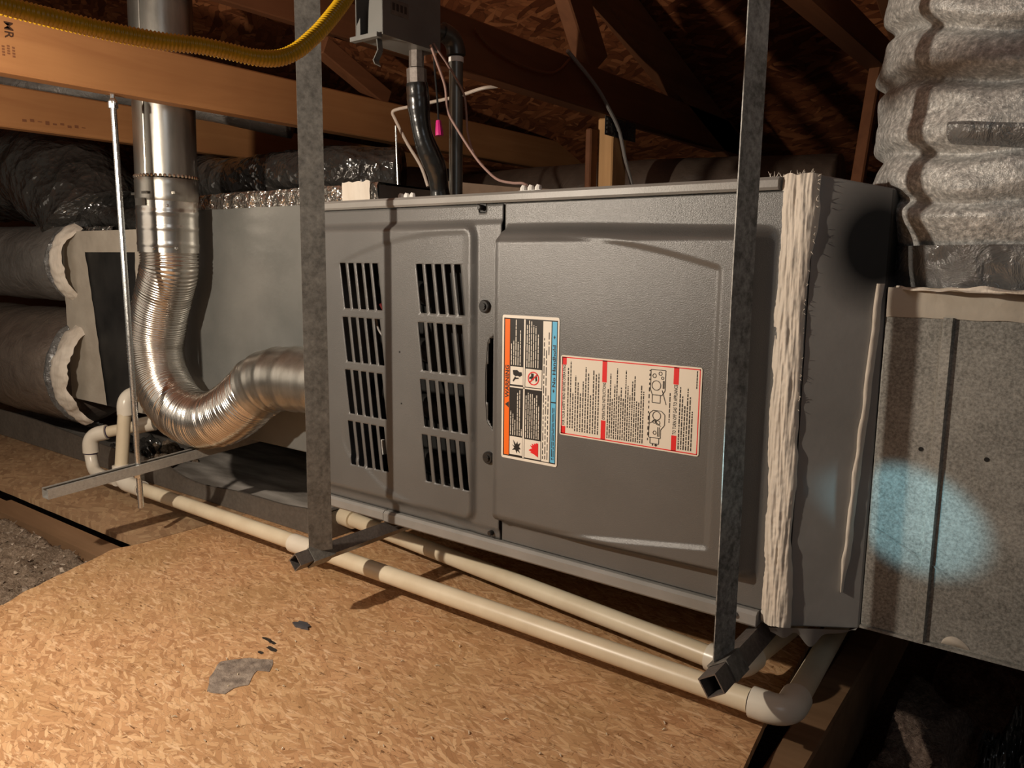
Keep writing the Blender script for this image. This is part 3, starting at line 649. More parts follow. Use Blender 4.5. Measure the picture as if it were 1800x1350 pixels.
for P in ([(.665, .07), (.765, .07), (.765, .30), (.745, .36), (.68, .36), (.665, .30), (.665, .07)], [(.68, .36), (.68, .45), (.735, .45), (.735, .36)], circ(.705, .25, .055), circ(.69, .14, .022), circ(.73, .11, .02), circ(.745, .16, .015), [(.75, .19), (.75, .28)], [(.757, .19), (.757, .28)], [(.745, .30), (.775, .46)],
          [(.665, .86), (.665, .58), (.69, .54), (.745, .54), (.77, .58), (.77, .70), (.745, .76), (.745, .86), (.665, .86)], [(.675, .86), (.675, .93), (.735, .93), (.735, .86)], circ(.715, .60, .05), circ(.70, .67, .02), circ(.725, .68, .025), circ(.705, .80, .02), [(.665, .70), (.70, .66), (.745, .72)], [(.725, .73), (.725, .84)], [(.735, .73), (.735, .84)]): line(mb, P)
rect(mb, .690, .698, .935, .955, 2); poly(mb, [(.705, .945), (.716, .928), (.727, .945), (.716, .962)], 2)
obj('dark_print', mb, 'lab_ink', OL)['kind'] = 'stuff'
# white ferrules on the top rail
for i, (x, y) in enumerate(((0.445, 0.004), (0.19, 0.012))):
    mb = MB()
    for dx in (-0.013, 0.0, 0.013): mb.tube([(x + dx, y, 0.679), (x + dx, y, 0.686), (x + dx + 0.001, y, 0.690)], [0.0052, 0.0052, 0.0032], 8)
    mb.box((x - 0.019, y - 0.004, 0.679), (x + 0.019, y + 0.004, 0.6825))
    obj('white_cable_clip', mb, 'white', FU, True)

# ------------------------------------------------------------------ hanger tubes and straps
def square_tube(p, q, s, roll, wall=0.0016):
    p, q = Vector(p), Vector(q); t = (q - p).normalized(); a = t.cross(Vector((0, 0, 1))).normalized(); b = a.cross(t)
    vs = []; c, sn = math.cos(roll), math.sin(roll)
    for h in (s / 2, s / 2 - wall):
        for e in (p, q):
            for i, j in ((-1, -1), (1, -1), (1, 1), (-1, 1)):
                vs.append(e + a * (i * c - j * sn) * h + b * (i * sn + j * c) * h)
    fs = []
    for k in range(4):
        n = (k + 1) % 4
        fs += [(k, n, 4 + n, 4 + k), (8 + n, 8 + k, 12 + k, 12 + n), (n, k, 8 + k, 8 + n), (4 + k, 4 + n, 12 + n, 12 + k)]
    return MB().add(vs, fs)
tl = tag(obj('hanger_tube', square_tube((0.140, -0.193, 0.1085), (0.152, 0.54, 0.1185), 0.0215, math.radians(42)), 'tube'), 'square steel tube under the furnace, open end at the foot of the left strap', 'tube', 'square tubes carrying the furnace')
tr = tag(obj('hanger_tube', square_tube((0.8115, -0.146, 0.1115), (0.799, 0.54, 0.1125), 0.0235, math.radians(33)), 'tube'), 'square steel tube with open end at the foot of the right strap', 'tube', 'square tubes carrying the furnace')
def strap(name, x, y, phi, wd, z0, z1, label, wave, twist=0.0, dx=0.0, mat='strap'):
    d = Vector((math.cos(phi), math.sin(phi), 0)); n = Vector((-d.y, d.x, 0)); zs = lin(z0, z1, 60); th = 0.0014; mb = MB(); V = []; F = []
    for i, z in enumerate(zs):
        ph = phi + twist * (z - z0); d = Vector((math.cos(ph), math.sin(ph), 0)); n = Vector((-d.y, d.x, 0))
        c = Vector((x + dx * (z - z0), y, z)) + n * wave * nz((0, 0, z), 4, x)
        for a, b in ((-1, -1), (1, -1), (1, 1), (-1, 1)):
            V.append(c + d * a * wd / 2 * (1 + 0.035 * nz((a, 0, z), 7, x) * (1 - ss(z0 + .12, z0 + .5, z))) + n * b * th / 2)
    for i in range(len(zs) - 1):
        for k in range(4): F.append((i * 4 + k, i * 4 + (k + 1) % 4, i * 4 + 4 + (k + 1) % 4, i * 4 + 4 + k))
    F += [(3, 2, 1, 0), tuple(len(V) - 4 + k for k in range(4))]
    t = thing(name, (x, y, z0), label, 'strap', 'steel hanger straps')
    obj('strap_band', mb.add(V, F), mat, t); return t
S1 = strap('hanger_strap', 0.150, -0.150, math.radians(-119), 0.037, 0.118, 1.42, 'blotchy grey steel strap hanging down the left end of the furnace', 0.001)
# strap foot folded round the tube
def fold(tube_c, s, roll, half, e=0.0018):               # collar that hugs the tube
    a, b = Vector(tube_c) - Vector((0, half, 0)), Vector(tube_c) + Vector((0, half, 0))
    return square_tube(a, b, s + 2 * e, roll, e * 0.9)
obj('folded_foot', fold((0.1425, -0.148, 0.1091), 0.0215, math.radians(42), 0.021), 'strap', S1)
S2 = strap('hanger_strap', 0.8035, -0.094, math.radians(-107), 0.037, 0.122, 1.42, 'bent steel strap hanging over the right end of the furnace door', 0.002, 0.05, 0.0, 'strap_pale')
obj('folded_foot', fold((0.8105, -0.094, 0.1118), 0.0235, math.radians(33), 0.019), 'strap', S2)

# ------------------------------------------------------------------ drain pan and pipes on the floor
PN = thing('drain_pan', (-0.9, 0.4, 0.0), 'dusty shallow metal drain pan on the floor under the coil cabinet', 'pan')
PX0, PX1, PY0, PY1 = -2.1, -0.140, 0.104, 0.80
def rim(x):
    z = 0.050 - 0.013 * math.exp(-((x + 0.60) / 0.10) ** 2) + 0.016 * ss(-0.66, -0.8, x) + 0.02 * ss(-1.0, -1.6, x) + 0.010 * ss(-0.3, -0.14, x)
    return z
xs = lin(PX0, PX1, 120)
def wall_front(x, t):
    k = t[1]; bend = 0.006 * math.exp(-((x + 0.60) / 0.08) ** 2) + 0.002 * nz((x, 0, 0), 6)
    return (x, PY0 - bend * (0.3 if k < 0.5 else 1.0) * -1 + t[0], 0.001 + (rim(x) - 0.001) * k)
obj('front_wall', MB().grid(xs, [(0, 0), (0, 0.5), (-0.001, 0.92), (-0.002, 1.0), (0.004, 1.0), (0.004, 0.9), (0.003, 0.0)], wall_front), 'pan', PN, True, sharp=40)
mb = MB().box((PX1 - 0.003, PY0, 0.001), (PX1, PY1, 0.060)); mb.box((PX1 - 0.014, PY0, 0.058), (PX1, PY1, 0.061)); obj('end_wall', mb, 'pan', PN)
obj('back_wall', MB().box((PX0, PY1, 0.001), (PX1, PY1 + 0.003, 0.06)), 'pan', PN)
obj('pan_floor', MB().grid(lin(PX0, PX1 - 0.003, 60), lin(PY0 + 0.004, PY1, 24), lambda x, y: (x, y, 0.009 + 0.003 * nz((x, y, 0), 9) + 0.002 * nz((x, y, 1), 30))), 'pan_floor', PN, True)
rp = 0.0150
def elbow_pts(c, d0, d1, r, n=10):                       # corner at c, arriving along d0, leaving along d1
    c, d0, d1 = Vector(c), Vector(d0).normalized(), Vector(d1).normalized(); a, b = c - d0 * r, c + d1 * r; out = []
    for i in range(n + 1):
        t = i / n; out.append(a * (1 - t) ** 2 + c * 2 * t * (1 - t) + b * t * t)
    return out
def fitting(c, d0, d1, r=0.0185, R_=0.026, sock=0.018):   # moulded elbow with thicker socket ends
    c = Vector(c); d0, d1 = Vector(d0).normalized(), Vector(d1).normalized()
    e = elbow_pts(c, d0, d1, R_); pts = [e[0] - d0 * sock, e[0] - d0 * sock * .98] + e + [e[-1] + d1 * sock * .98, e[-1] + d1 * sock]
    return MB().tube(pts, [r * 0.93, r * 1.03] + [r * (1.03 - 0.05 * math.sin(math.pi * i / (len(e) - 1))) for i in range(len(e))] + [r * 1.03, r * 0.93], 24)
def ring(c, d, r): c, d = Vector(c), Vector(d).normalized(); return MB().tube([c - d * 0.0012, c + d * 0.0012], r, 20)
zf_ = 0.048
FP = thing('condensate_pipe', (0.05, -0.04, 0.0315), 'long cream pipe in front of the furnace with a white elbow at its right end', 'pipe')
A, B = Vector((-0.70, -0.022, zf_)), Vector((0.866, -0.040, zf_))
obj('pipe', MB().tube([A, (0.82, -0.0395, zf_)], rp, 24), 'pvc', FP, True)
obj('elbow', fitting(B, (1, -0.01, 0), (-0.06, 1, 0)), 'pvc_white', FP, True, 'white right-hand elbow')
obj('primer_ring', ring((0.8225, -0.0395, zf_), (1, 0, 0), rp * 1.09), 'primer', FP, True)
obj('pipe', MB().tube([B + Vector((-0.06, 1, 0)) * 0.034, B + Vector((-0.06, 1, 0)) * 0.6], rp, 24), 'pvc', FP, True)
obj('elbow', fitting((-0.735, -0.02, zf_), (0.1, 0.0, -1), (1, 0, 0), sock=0.016), 'pvc_white', FP, True)
obj('elbow', MB().tube(spline([(-0.70, -0.022, zf_), (-0.675, -0.022, zf_), (-0.64, -0.0225, zf_)], 4), 0.0185, 24), 'pvc_white', FP, True, 'white coupling')
obj('primer_ring', ring((-0.637, -0.0225, zf_), (1, 0, 0), rp * 1.05), 'primer', FP, True)
obj('coupling', MB().tube([(-0.075, -0.0325, zf_), (-0.073, -0.0325, zf_), (-0.012, -0.033, zf_), (-0.010, -0.033, zf_)], [0.0158, 0.0178, 0.0178, 0.0158], 24), 'pvc_white', FP, True)
obj('riser', MB().tube([(-0.7375, -0.02, 0.075), (-0.742, 0.0, 0.225)], rp, 24), 'pvc', FP, True)
obj('elbow', fitting((-0.743, 0.002, 0.252), (0, 0, 1), (-0.25, 1, 0.05), R_=0.026), 'pvc_white', FP, True)
obj('pipe', MB().tube([(-0.752, 0.035, 0.254), (-0.766, 0.10, 0.256)], rp, 20), 'pvc', FP, True)
BP = thing('drain_pipe', (0.3, 0.07, 0.0295), 'shorter cream pipe under the furnace running from the drain pan to a curved elbow', 'pipe')
p0, p1 = Vector((-0.146, 0.150, 0.042)), Vector((0.765, 0.040, 0.044)); d = (p1 - p0).normalized()
obj('pipe', MB().tube([p0, p1 - d * 0.03], rp, 24), 'pvc', BP, True)
obj('pan_fitting', MB().tube([p0 + d * 0.004, p0 + d * 0.045], 0.0195, 24), 'pvc', BP, True)
obj('elbow', fitting(p1 + d * 0.01, d, (0.10, 1, 0)), 'pvc_white', BP, True, 'pale curved elbow behind the right tube')
pe = p1 + d * 0.01; dd_ = Vector((0.10, 1, 0)).normalized()
obj('pipe', MB().tube([pe + dd_ * 0.034, pe + dd_ * 0.5], rp, 24), 'pvc', BP, True)
RP = thing('trap_pipe', (-0.87, 0.0, 0.0), 'small cream drain pipe with white elbows rising from the coil beside the flue', 'pipe')
e1 = Vector((-0.905, -0.010, 0.137)); dr = (Vector((-0.79, 0.085, 0.167)) - e1).normalized()
obj('pipe', MB().tube([e1 + dr * 0.03, e1 + dr * 0.14], rp * .95, 20), 'pvc', RP, True)
obj('elbow', fitting(e1, (0.0, 0, 1), dr), 'pvc_white', RP, True)
obj('primer_ring', ring(e1 + dr * 0.046, dr, rp * 1.04), 'primer', RP, True)
obj('coupling', MB().tube([e1 + dr * 0.125, e1 + dr * 0.165], 0.0195, 20), 'pvc_white', RP, True)
obj('primer_ring', ring(e1 + dr * 0.122, dr, rp * 1.04), 'primer', RP, True)
obj('riser', MB().tube(spline([(-0.905, -0.010, 0.105), (-0.904, -0.011, 0.08), (-0.885, -0.014, 0.052), (-0.84, -0.018, 0.046), (-0.76, -0.02, 0.047)], 6), rp * .98, 20), 'pvc_white', RP, True)
obj('primer_ring', ring((-0.905, -0.010, 0.091), (0, 0, 1), rp * 1.06), 'primer', RP, True)

# ------------------------------------------------------------------ strut and threaded rod
ST = thing('strut_channel', (-0.43, -0.07, 0.13), 'slotted grey metal strut channel sticking out under the coil cabinet', 'strut')
def channel():
    mb = MB(); L0, L1 = -0.318, 0.15; wd, ht, t = 0.0250, 0.0190, 0.0014
    def zb(y): return 0.1335 + 0.067 * (y + 0.318)
    def bar(x0, x1, ya, yb, z0, z1):
        V = [(x, y, zb(y) + z) for y in (ya, yb) for z in (z0, z1) for x in (x0, x1)]
        mb.add(V, [(0, 1, 3, 2), (4, 6, 7, 5), (0, 4, 5, 1), (2, 3, 7, 6), (0, 2, 6, 4), (1, 5, 7, 3)])
    xl, xr = -0.43 - wd / 2, -0.43 + wd / 2
    bar(xl, xl + t, L0, L1, 0, ht); bar(xr - t, xr, L0, L1, 0, ht)
    bar(xl + t, xl + 0.0055, L0, L1, ht - t, ht); bar(xr - 0.0055, xr - t, L0, L1, ht - t, ht)
    bar(xl + t, -0.4335, L0, L1, 0, t); bar(-0.4265, xr - t, L0, L1, 0, t)
    y = L0
    while y < L1 - 0.04:
        bar(-0.4335, -0.4265, y, y + 0.020, 0, t); y += 0.046
    return mb
obj('channel', channel(), 'strut', ST)
RD_ = thing('threaded_rod', (-0.43, -0.137, 0.07), 'thin bright threaded rod hanging from the stamped joist through the strut', 'rod')
zz = lin(0.072, 0.868, 420)
obj('rod', MB().tube([(-0.43 + 0.006 * (z - 0.072) * 0 , -0.137 - 0.010 * (z - 0.07), z) for z in zz], [0.0056 + (0.0004 if i % 2 else 0) for i in range(len(zz))], 10), 'rod', RD_, True)
mb = MB().tube([(-0.43, -0.1455, 0.862), (-0.43, -0.1455, 0.874)], 0.0095, 6); mb.tube([(-0.43, -0.1455, 0.874), (-0.43, -0.1455, 0.888)], 0.0045, 8)
mb.ball((-0.43, -0.1455, 0.872), 0.010, 8, 6, (1, .8, 1)); obj('eye_nut', mb, 'rod', RD_)
mb = MB().tube([(-0.43, -0.138, 0.137), (-0.43, -0.138, 0.1445)], 0.0105, 6).tube([(-0.43, -0.138, 0.1442), (-0.43, -0.138, 0.1458)], 0.0125, 14); obj('nut', mb, 'rod', RD_)

# ------------------------------------------------------------------ flue
FL = thing('flue_pipe', (-0.53, 0.018, 0.2), 'shiny metal flue with a bright corrugated flexible elbow entering the furnace', 'flue')
vx, vy = -0.528, 0.010
def vent_line(z0, z1, n): return [(vx + 0.028 * (z - 0.6), vy, z) for z in lin(z0, z1, n)]
obj('upper_pipe', MB().tube(vent_line(0.752, 1.40, 24), 0.0625, 40), 'vent', FL, True)
obj('pipe_seam', MB().tube([(vx + 0.028 * (z - .6) + 0.022, vy - 0.0588, z) for z in lin(0.755, 1.40, 4)], 0.0022, 6), 'vent', FL, True)
mb = MB()
for k in range(44):
    a = 2 * math.pi * k / 44; mb.ball((vx + 0.004 + 0.0615 * math.cos(a), vy + 0.0615 * math.sin(a), 0.752), 0.0042, 6, 4)
obj('crimped_edge', mb, 'vent', FL, True)
zs = lin(0.700, 0.749, 8); obj('band_clamp', MB().tube([(vx + 0.028 * (z - .6), vy, z) for z in zs], [0.0625, 0.0645, 0.064, 0.064, 0.064, 0.064, 0.0645, 0.063], 40), 'vent', FL, True)
for a in (-2.2, -1.25, -0.35):
    mb = MB().box((vx + 0.004 + 0.065 * math.cos(a) - 0.010, vy + 0.065 * math.sin(a) - 0.002, 0.714), (vx + 0.004 + 0.065 * math.cos(a) + 0.010, vy + 0.065 * math.sin(a) + 0.002, 0.719)); obj('clamp_tab', mb, 'vent', FL)
obj('clamp_tab', MB().box((vx - 0.002, vy - 0.069, 0.690), (vx + 0.026, vy - 0.063, 0.705)), 'vent', FL)
zs = lin(0.594, 0.702, 26); obj('adapter', MB().tube([(vx + 0.028 * (z - .6), vy, z) for z in zs], [0.0635 + 0.0012 * (abs(((z - 0.594) % 0.034) - 0.017) < 0.003) for z in zs], 40), 'alu', FL, True, 'smooth bright adapter sleeve')
mb = MB()
for z, a in ((0.602, -2.5), (0.602, -1.0), (0.602, -0.3), (0.69, -0.5), (0.66, -2.7)): mb.ball((vx + 0.064 * math.cos(a), vy + 0.064 * math.sin(a), z), 0.0036, 8, 5)
obj('rivets', mb, 'rod', FL, True)['kind'] = 'stuff'
path = resample(spline([(vx, vy, 0.600), (-0.530, 0.010, 0.56), (-0.551, 0.010, 0.515), (-0.585, 0.010, 0.447), (-0.600, 0.008, 0.375), (-0.572, 0.004, 0.300), (-0.492, 0.000, 0.247), (-0.390, 0.000, 0.240), (-0.300, 0.004, 0.272), (-0.225, 0.010, 0.325)], 24), 0.00145)
mb = MB(); rs = []
wr = random.Random(5); amp = [wr.uniform(0.3, 1) for _ in range(400)]
for i in range(len(path)):
    k = i // 4; rs.append(0.0600 + 0.0020 * amp[k] * math.sin(2 * math.pi * (i % 4) / 4) + 0.0022 * (wr.random() < 0.0) )
FLEX_AXIS = path
mb.tube(path, rs, 44, prof=lambda i, th: 1 + 0.012 * nz((math.cos(th) * 1.2, math.sin(th) * 1.2, i * 0.012), 1.6) + 0.006 * nz((math.cos(th) * 3, math.sin(th) * 3, i * 0.05), 2, 4))
obj('flexible_section', mb, 'alu', FL, True, 'corrugated bright aluminium bend', sharp=180)
pts = spline([(-0.225, 0.010, 0.325), (-0.185, 0.014, 0.344), (-0.13, 0.02, 0.352), (-0.0315, 0.03, 0.352)], 10)
obj('furnace_collar', MB().tube(pts, [0.0625 + (0.0016 if i % 7 in (0, 1) else 0) for i in range(len(pts))], 40), 'vent', FL, True, 'plain elbow collar at the furnace side')
mb = MB()
for a in (0.2, 1.7, 3.3, 4.6):
    mb.ball((-0.218 + 0.03 * math.sin(a) * -1, 0.012 - 0.0625 * math.cos(a), 0.330 + 0.055 * math.sin(a)), 0.0034, 8, 5)
obj('rivets', mb, 'rod', FL, True)['kind'] = 'stuff'

# ------------------------------------------------------------------ coil cabinet and left plenum
CO = thing('coil_cabinet', (-0.33, 0.3, 0.18), 'grey metal coil cabinet between the flue and the left end of the furnace', 'cabinet')
bevel(obj('body', MB().box((-0.668, 0.102, 0.180), (-0.034, 0.62, 0.694)), 'coil', CO), 0.003)
def foil_fn(x, t):
    y, z = ((0.1005, 0.690), (0.099, 0.703), (0.0985, 0.716), (0.103, 0.7235), (0.16, 0.7225), (0.30, 0.722))[t]
    return (x, y + 0.0025 * nz((x, z, y), 40), z + 0.002 * nz((x, y, z), 45, 3) + 0.002 * nz((x, 0, 0), 9))
obj('foil_tape', MB().grid(lin(-0.668, 0.03, 150), list(range(6)), foil_fn), 'foil', CO, True, 'crumpled silver foil tape along the top edge', sharp=50)
obj('top_sheet', MB().box((-0.668, 0.104, 0.694), (0.03, 0.62, 0.7195)), 'coil', CO)
def patch_fn(x, z): return (x, 0.0955 + 0.002 * nz((x, z, 0), 60), z + 0.003 * nz((x, 0, 0), 80) * (z > 0.72))
obj('mastic_patch', MB().grid(lin(-0.062, 0.014, 26), lin(0.684, 0.7265, 14), patch_fn).box((-0.058, 0.097, 0.684), (0.010, 0.14, 0.7255)), 'mastic', CO, True, 'cream sealant patch over the foil tape')
tag(obj('return_board', MB().prism([(-0.02, 0.69), (0.40, 0.69), (0.40, 0.706), (0.20, 0.722), (0.0, 0.746), (-0.02, 0.746)], 0.30, 0.52, 1), 'brownboard'), 'dim brown duct board lying behind the top of the furnace', 'board')
PL = thing('supply_plenum', (-0.95, 0.3, 0.18), 'cream painted metal plenum with a dark centre panel at far left', 'plenum')
obj('body', MB().box((-1.235, 0.104, 0.182), (-0.672, 0.62, 0.650)), 'blacktin', PL)
def mband(x0a, x0b, x1a, x1b, za, zb, n=40, seed=0):     # painted mastic band between two slanted edges
    def f(u, v):
        a = x0a + (x0b - x0a) * v; b = x1a + (x1b - x1a) * v
        e = 0.0035 * nz((v * 3, seed, 0), 5) * (1 if u > 0.98 or u < 0.02 else 0)
        return (a + (b - a) * u + e, 0.1005 + 0.0012 * nz((u * .3, v, seed), 12), za + (zb - za) * v)
    return MB().grid([0, 0.0001, .25, .5, .75, .9999, 1], lin(0, 1, n), f)
obj('mastic_border', mband(-1.235, -1.235, -0.674, -0.674, 0.596, 0.652, 6, 1), 'mastic_flat', PL, True)
obj('mastic_border', mband(-1.235, -1.235, -1.034, -1.100, 0.184, 0.597, 40, 2), 'mastic_flat', PL, True)
obj('mastic_border', mband(-0.872, -0.842, -0.674, -0.674, 0.184, 0.597, 40, 3), 'mastic_flat', PL, True)
obj('bolt', MB().tube([(-0.852, 0.104, 0.462), (-0.852, 0.096, 0.462)], 0.006, 8), 'rod', PL)
def cyl_duct(name, x0, x1, y, z, r, mat, label, seed, ry=1.0, group=None):
    n, m = 56, 60; V = []; F = []
    for i in range(m):
        t = i / (m - 1); x = x0 + (x1 - x0) * t; k = math.sqrt(max(0.0, 1 - (max(0.0, t - 0.86) / 0.14) ** 2 * 0.62))
        for j in range(n):
            a = 2 * math.pi * j / n; p = (x, math.cos(a), math.sin(a))
            rr_ = r * k * (1 + 0.045 * nz((x * 3, p[1], p[2]), 1.4, seed) + 0.02 * nz((x * 8, p[1] * 3, p[2] * 3), 1.5, seed))
            V.append((x + 0.01 * nz((p[1], p[2], seed), 2) * (t > .8), y + rr_ * ry * p[1], z + rr_ * p[2]))
    for i in range(m - 1):
        for j in range(n): F.append((i * n + j, (i + 1) * n + j, (i + 1) * n + (j + 1) % n, i * n + (j + 1) % n))
    F += [tuple(range(n)), tuple(reversed(range((m - 1) * n, m * n)))]
    t = thing(name, ((x0 + x1) / 2, y, z - r), label, 'duct', group)
    obj('jacket', MB().add(V, F), mat, t, True, sharp=180); return t
def collar(t, x, y, z, r, a0, a1, seed, wd=0.05, mat='mastic', name='mastic_collar'):
    def f(u, v):
        a = a0 + (a1 - a0) * u; w_ = wd * (0.8 + 0.5 * nz((u * 5, seed, 0), 1.3)); xx = x + (v - 0.5) * w_ + 0.012 * nz((u * 4, seed, 2), 1.5)
        bul = math.sin(math.pi * v); rr_ = r + 0.012 * bul + 0.004 * nz((u * 20, v * 3, seed), 1.2) - 0.004 * (v < 0.01 or v > 0.99)
        return (xx, y + rr_ * math.cos(a), z + rr_ * math.sin(a))
    obj(name, MB().grid(lin(0, 1, 70), lin(0, 1, 14), f), mat, t, True)
d1 = cyl_duct('supply_duct', -2.3, -1.238, 0.175, 0.565, 0.112, 'darkjacket', 'upper dark grey insulated duct at far left, joined to the cream plenum', 2, group=None)
collar(d1, -1.190, 0.175, 0.565, 0.114, math.radians(120), math.radians(285), 1.0, 0.085)
collar(d1, -1.240, 0.175, 0.565, 0.108, math.radians(90), math.radians(290), 5.0, 0.03, 'tapeblack', 'tape_band')
d2 = cyl_duct('supply_duct', -2.3, -1.238, 0.200, 0.253, 0.172, 'brownjacket', 'lower fat brownish duct at far left, resting above the drain pan', 6)
collar(d2, -1.175, 0.200, 0.253, 0.160, math.radians(125), math.radians(235), 2.0, 0.10)
collar(d2, -1.235, 0.200, 0.253, 0.160, math.radians(100), math.radians(262), 7.0, 0.035, 'tapeblack', 'tape_band')
# crumpled black wrapped duct above
def wrapped(name, pts, r, label, seed, mat='blackwrap', amp=0.13, n=90, step=0.008, cat='duct'):
    P = resample(spline(pts, 14), step); rs = r if isinstance(r, list) else [r] * 2; m = len(P)
    rad = [rs[0] + (rs[-1] - rs[0]) * i / (m - 1) for i in range(m)]
    t = thing(name, tuple(P[-1]), label, cat)
    obj('wrap', MB().tube(P, rad, n, prof=lambda i, th: 1 + amp * nz((P[i].x, P[i].y + 0.1 * math.cos(th), P[i].z + 0.1 * math.sin(th)), 9, seed) + amp * .55 * abs(nz((P[i].x + .1 * math.cos(th), P[i].y, P[i].z + 0.1 * math.sin(th)), 23, seed))), mat, t, True, sharp=180)
    return t
wd_ = wrapped('wrapped_duct', [(-2.35, 0.34, 0.86), (-1.95, 0.30, 0.865), (-1.60, 0.27, 0.83), (-1.40, 0.26, 0.75), (-1.33, 0.26, 0.675)], [0.150, 0.150], 'crumpled glossy black wrapped duct bending down onto the plenum at left', 4)
wd2 = wrapped('wrapped_duct', [(-1.62, 0.24, 0.70), (-1.40, 0.22, 0.685), (-1.2, 0.21, 0.69), (-1.02, 0.21, 0.68), (-0.9, 0.24, 0.67)], [0.04, 0.035], 'low rolled edge of black wrap and foil lying on the plenum top', 9, 'blackwrap', 0.2)
def tfoil(x, t): 
    a = -2.5 + 2.2 * t; return (x, 0.20 + (0.045 + 0.006 * nz((x, t, 0), 30)) * math.cos(a - 1.2), 0.683 + (0.04 + 0.006 * nz((x, t, 4), 30)) * math.sin(a - 0.2) * 0.9)
obj('foil_tape', MB().grid(lin(-1.33, -1.06, 60), lin(0, 1, 16), tfoil), 'foil', wd2, True, 'crumpled silver foil tape')
wrapped('wrapped_duct', [(-1.25, 0.47, 0.83), (-1.0, 0.42, 0.80), (-0.75, 0.40, 0.79), (-0.45, 0.42, 0.800), (-0.30, 0.5, 0.795)], [0.075, 0.06], 'shiny black wrapped duct behind the flue above the coil cabinet', 12)
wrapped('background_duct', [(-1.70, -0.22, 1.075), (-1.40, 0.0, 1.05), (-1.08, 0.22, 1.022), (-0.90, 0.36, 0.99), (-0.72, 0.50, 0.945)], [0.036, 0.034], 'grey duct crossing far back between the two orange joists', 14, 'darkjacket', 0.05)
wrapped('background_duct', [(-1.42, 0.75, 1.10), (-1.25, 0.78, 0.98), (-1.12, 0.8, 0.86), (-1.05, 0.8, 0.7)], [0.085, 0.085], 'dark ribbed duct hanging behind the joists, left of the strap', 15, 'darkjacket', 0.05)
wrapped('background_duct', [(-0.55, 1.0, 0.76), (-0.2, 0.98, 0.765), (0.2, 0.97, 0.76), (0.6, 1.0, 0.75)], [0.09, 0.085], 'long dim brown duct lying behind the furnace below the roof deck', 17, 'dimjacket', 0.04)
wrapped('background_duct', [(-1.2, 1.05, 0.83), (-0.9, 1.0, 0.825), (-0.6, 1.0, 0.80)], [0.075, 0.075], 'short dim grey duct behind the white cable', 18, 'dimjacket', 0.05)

# ------------------------------------------------------------------ right side: filter section, return plenum, silver duct
TRN = thing('return_transition', (0.88, 0.25, 0.138), 'smooth dark grey transition box between the furnace and the galvanised plenum', 'duct')
q = [(0.8445, 0.003), (0.9185, 0.052), (0.9185, 0.50), (0.8445, 0.50)]; tz = [0.683, 0.6675, 0.6675, 0.683]
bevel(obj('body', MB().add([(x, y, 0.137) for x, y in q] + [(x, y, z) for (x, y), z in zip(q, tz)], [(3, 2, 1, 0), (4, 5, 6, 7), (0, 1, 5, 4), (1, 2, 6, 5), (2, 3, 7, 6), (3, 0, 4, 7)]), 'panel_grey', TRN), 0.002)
mb = MB()
def lump_bot(x, t): return (x, 0.0 + 0.045 * (x - 0.85) / 0.067 - 0.004 + 0.008 * t, 0.139 - (0.006 + 0.008 * abs(nz((x, 0, 5), 34)) + 0.016 * math.exp(-((x - 0.872) / 0.010) ** 2) + 0.007 * math.exp(-((x - 0.845) / 0.008) ** 2)) * t * (1 - ss(0.905, 0.918, x)))
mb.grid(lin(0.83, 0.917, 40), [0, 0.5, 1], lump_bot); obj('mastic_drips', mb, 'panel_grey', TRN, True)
def bead_fn(u, z):
    xl = 0.8075 + 0.006 * ss(0.45, 0.15, z) + 0.0025 * nz((0, 0, z), 24, 3); xr = 0.8445 + 0.004 * nz((0, 0, z), 11, 9) + 0.0016 * nz((0, 0, z), 60, 2) + 0.006 * ss(0.58, 0.64, z) + 0.005 * ss(0.26, 0.2, z)
    x = xl + (xr - xl) * u; edge = math.sin(math.pi * min(1, max(0, u))) ** 0.35 if 0 < u < 1 else 0
    y = 0.002 - 0.0085 * edge + 0.0022 * nz((x * 2.4, 0, z * 0.35), 75) * edge + 0.0015 * nz((x * 4, 0, z * 0.3), 110, 5) * edge + 0.0008 * nz((x, 0, z), 200, 5) * edge + 0.0045 * abs(nz((x, 0, z), 22, 8)) * ss(0.60, 0.66, z)
    y += max(0.0, x - 0.8445) * 0.66
    return (x, y, z + (0.004 * nz((x, 0, 0), 90) if z > 0.68 or z < 0.139 else 0))
obj('sealant_bead', MB().grid(lin(0, 1, 56), lin(0.137, 0.6835, 330), bead_fn), 'mastic', TRN, True, 'thick ridged cream sealant along the furnace edge', sharp=80)
frg = MB(); fr = random.Random(11)
for i in range(44):
    z = fr.uniform(0.40, 0.68); x = bead_fn(1, z)[0]; p = Vector((x - 0.002, 0.0, z)); q = p + Vector((fr.uniform(0.001, 0.004), -0.001, fr.uniform(-0.004, 0.004)))
    frg.tube([p, p.lerp(q, .5) + Vector((0, 0, fr.uniform(-.002, .002))), q], [0.0005, 0.0004, 0.0002], 4)
for i in range(26):
    x = fr.uniform(0.79, 0.85); p = Vector((x, 0.0, 0.681)); frg.tube([p, p + Vector((fr.uniform(-.004, .004), -0.001, fr.uniform(.002, .008)))], [0.0005, 0.0002], 4)
o = obj('frayed_threads', frg, 'mastic', TRN); o['kind'] = 'stuff'
def bead2(u, v):
    z = 0.185 + (0.560 - 0.185) * v; wd = 0.0075 * (0.35 + 0.65 * ss(0, 0.12, v)) * (1 + 0.25 * nz((0, v, 0), 14))
    x = 0.8985 + 0.0145 * v + 0.0015 * nz((0, v, 3), 9) + (u - 0.5) * wd; edge = math.sin(math.pi * u)
    return (x, 0.003 + (x - 0.8445) * 0.662 - 0.0045 * edge ** .5 - 0.0005 + 0.0015 * nz((x, 0, z), 70), z)
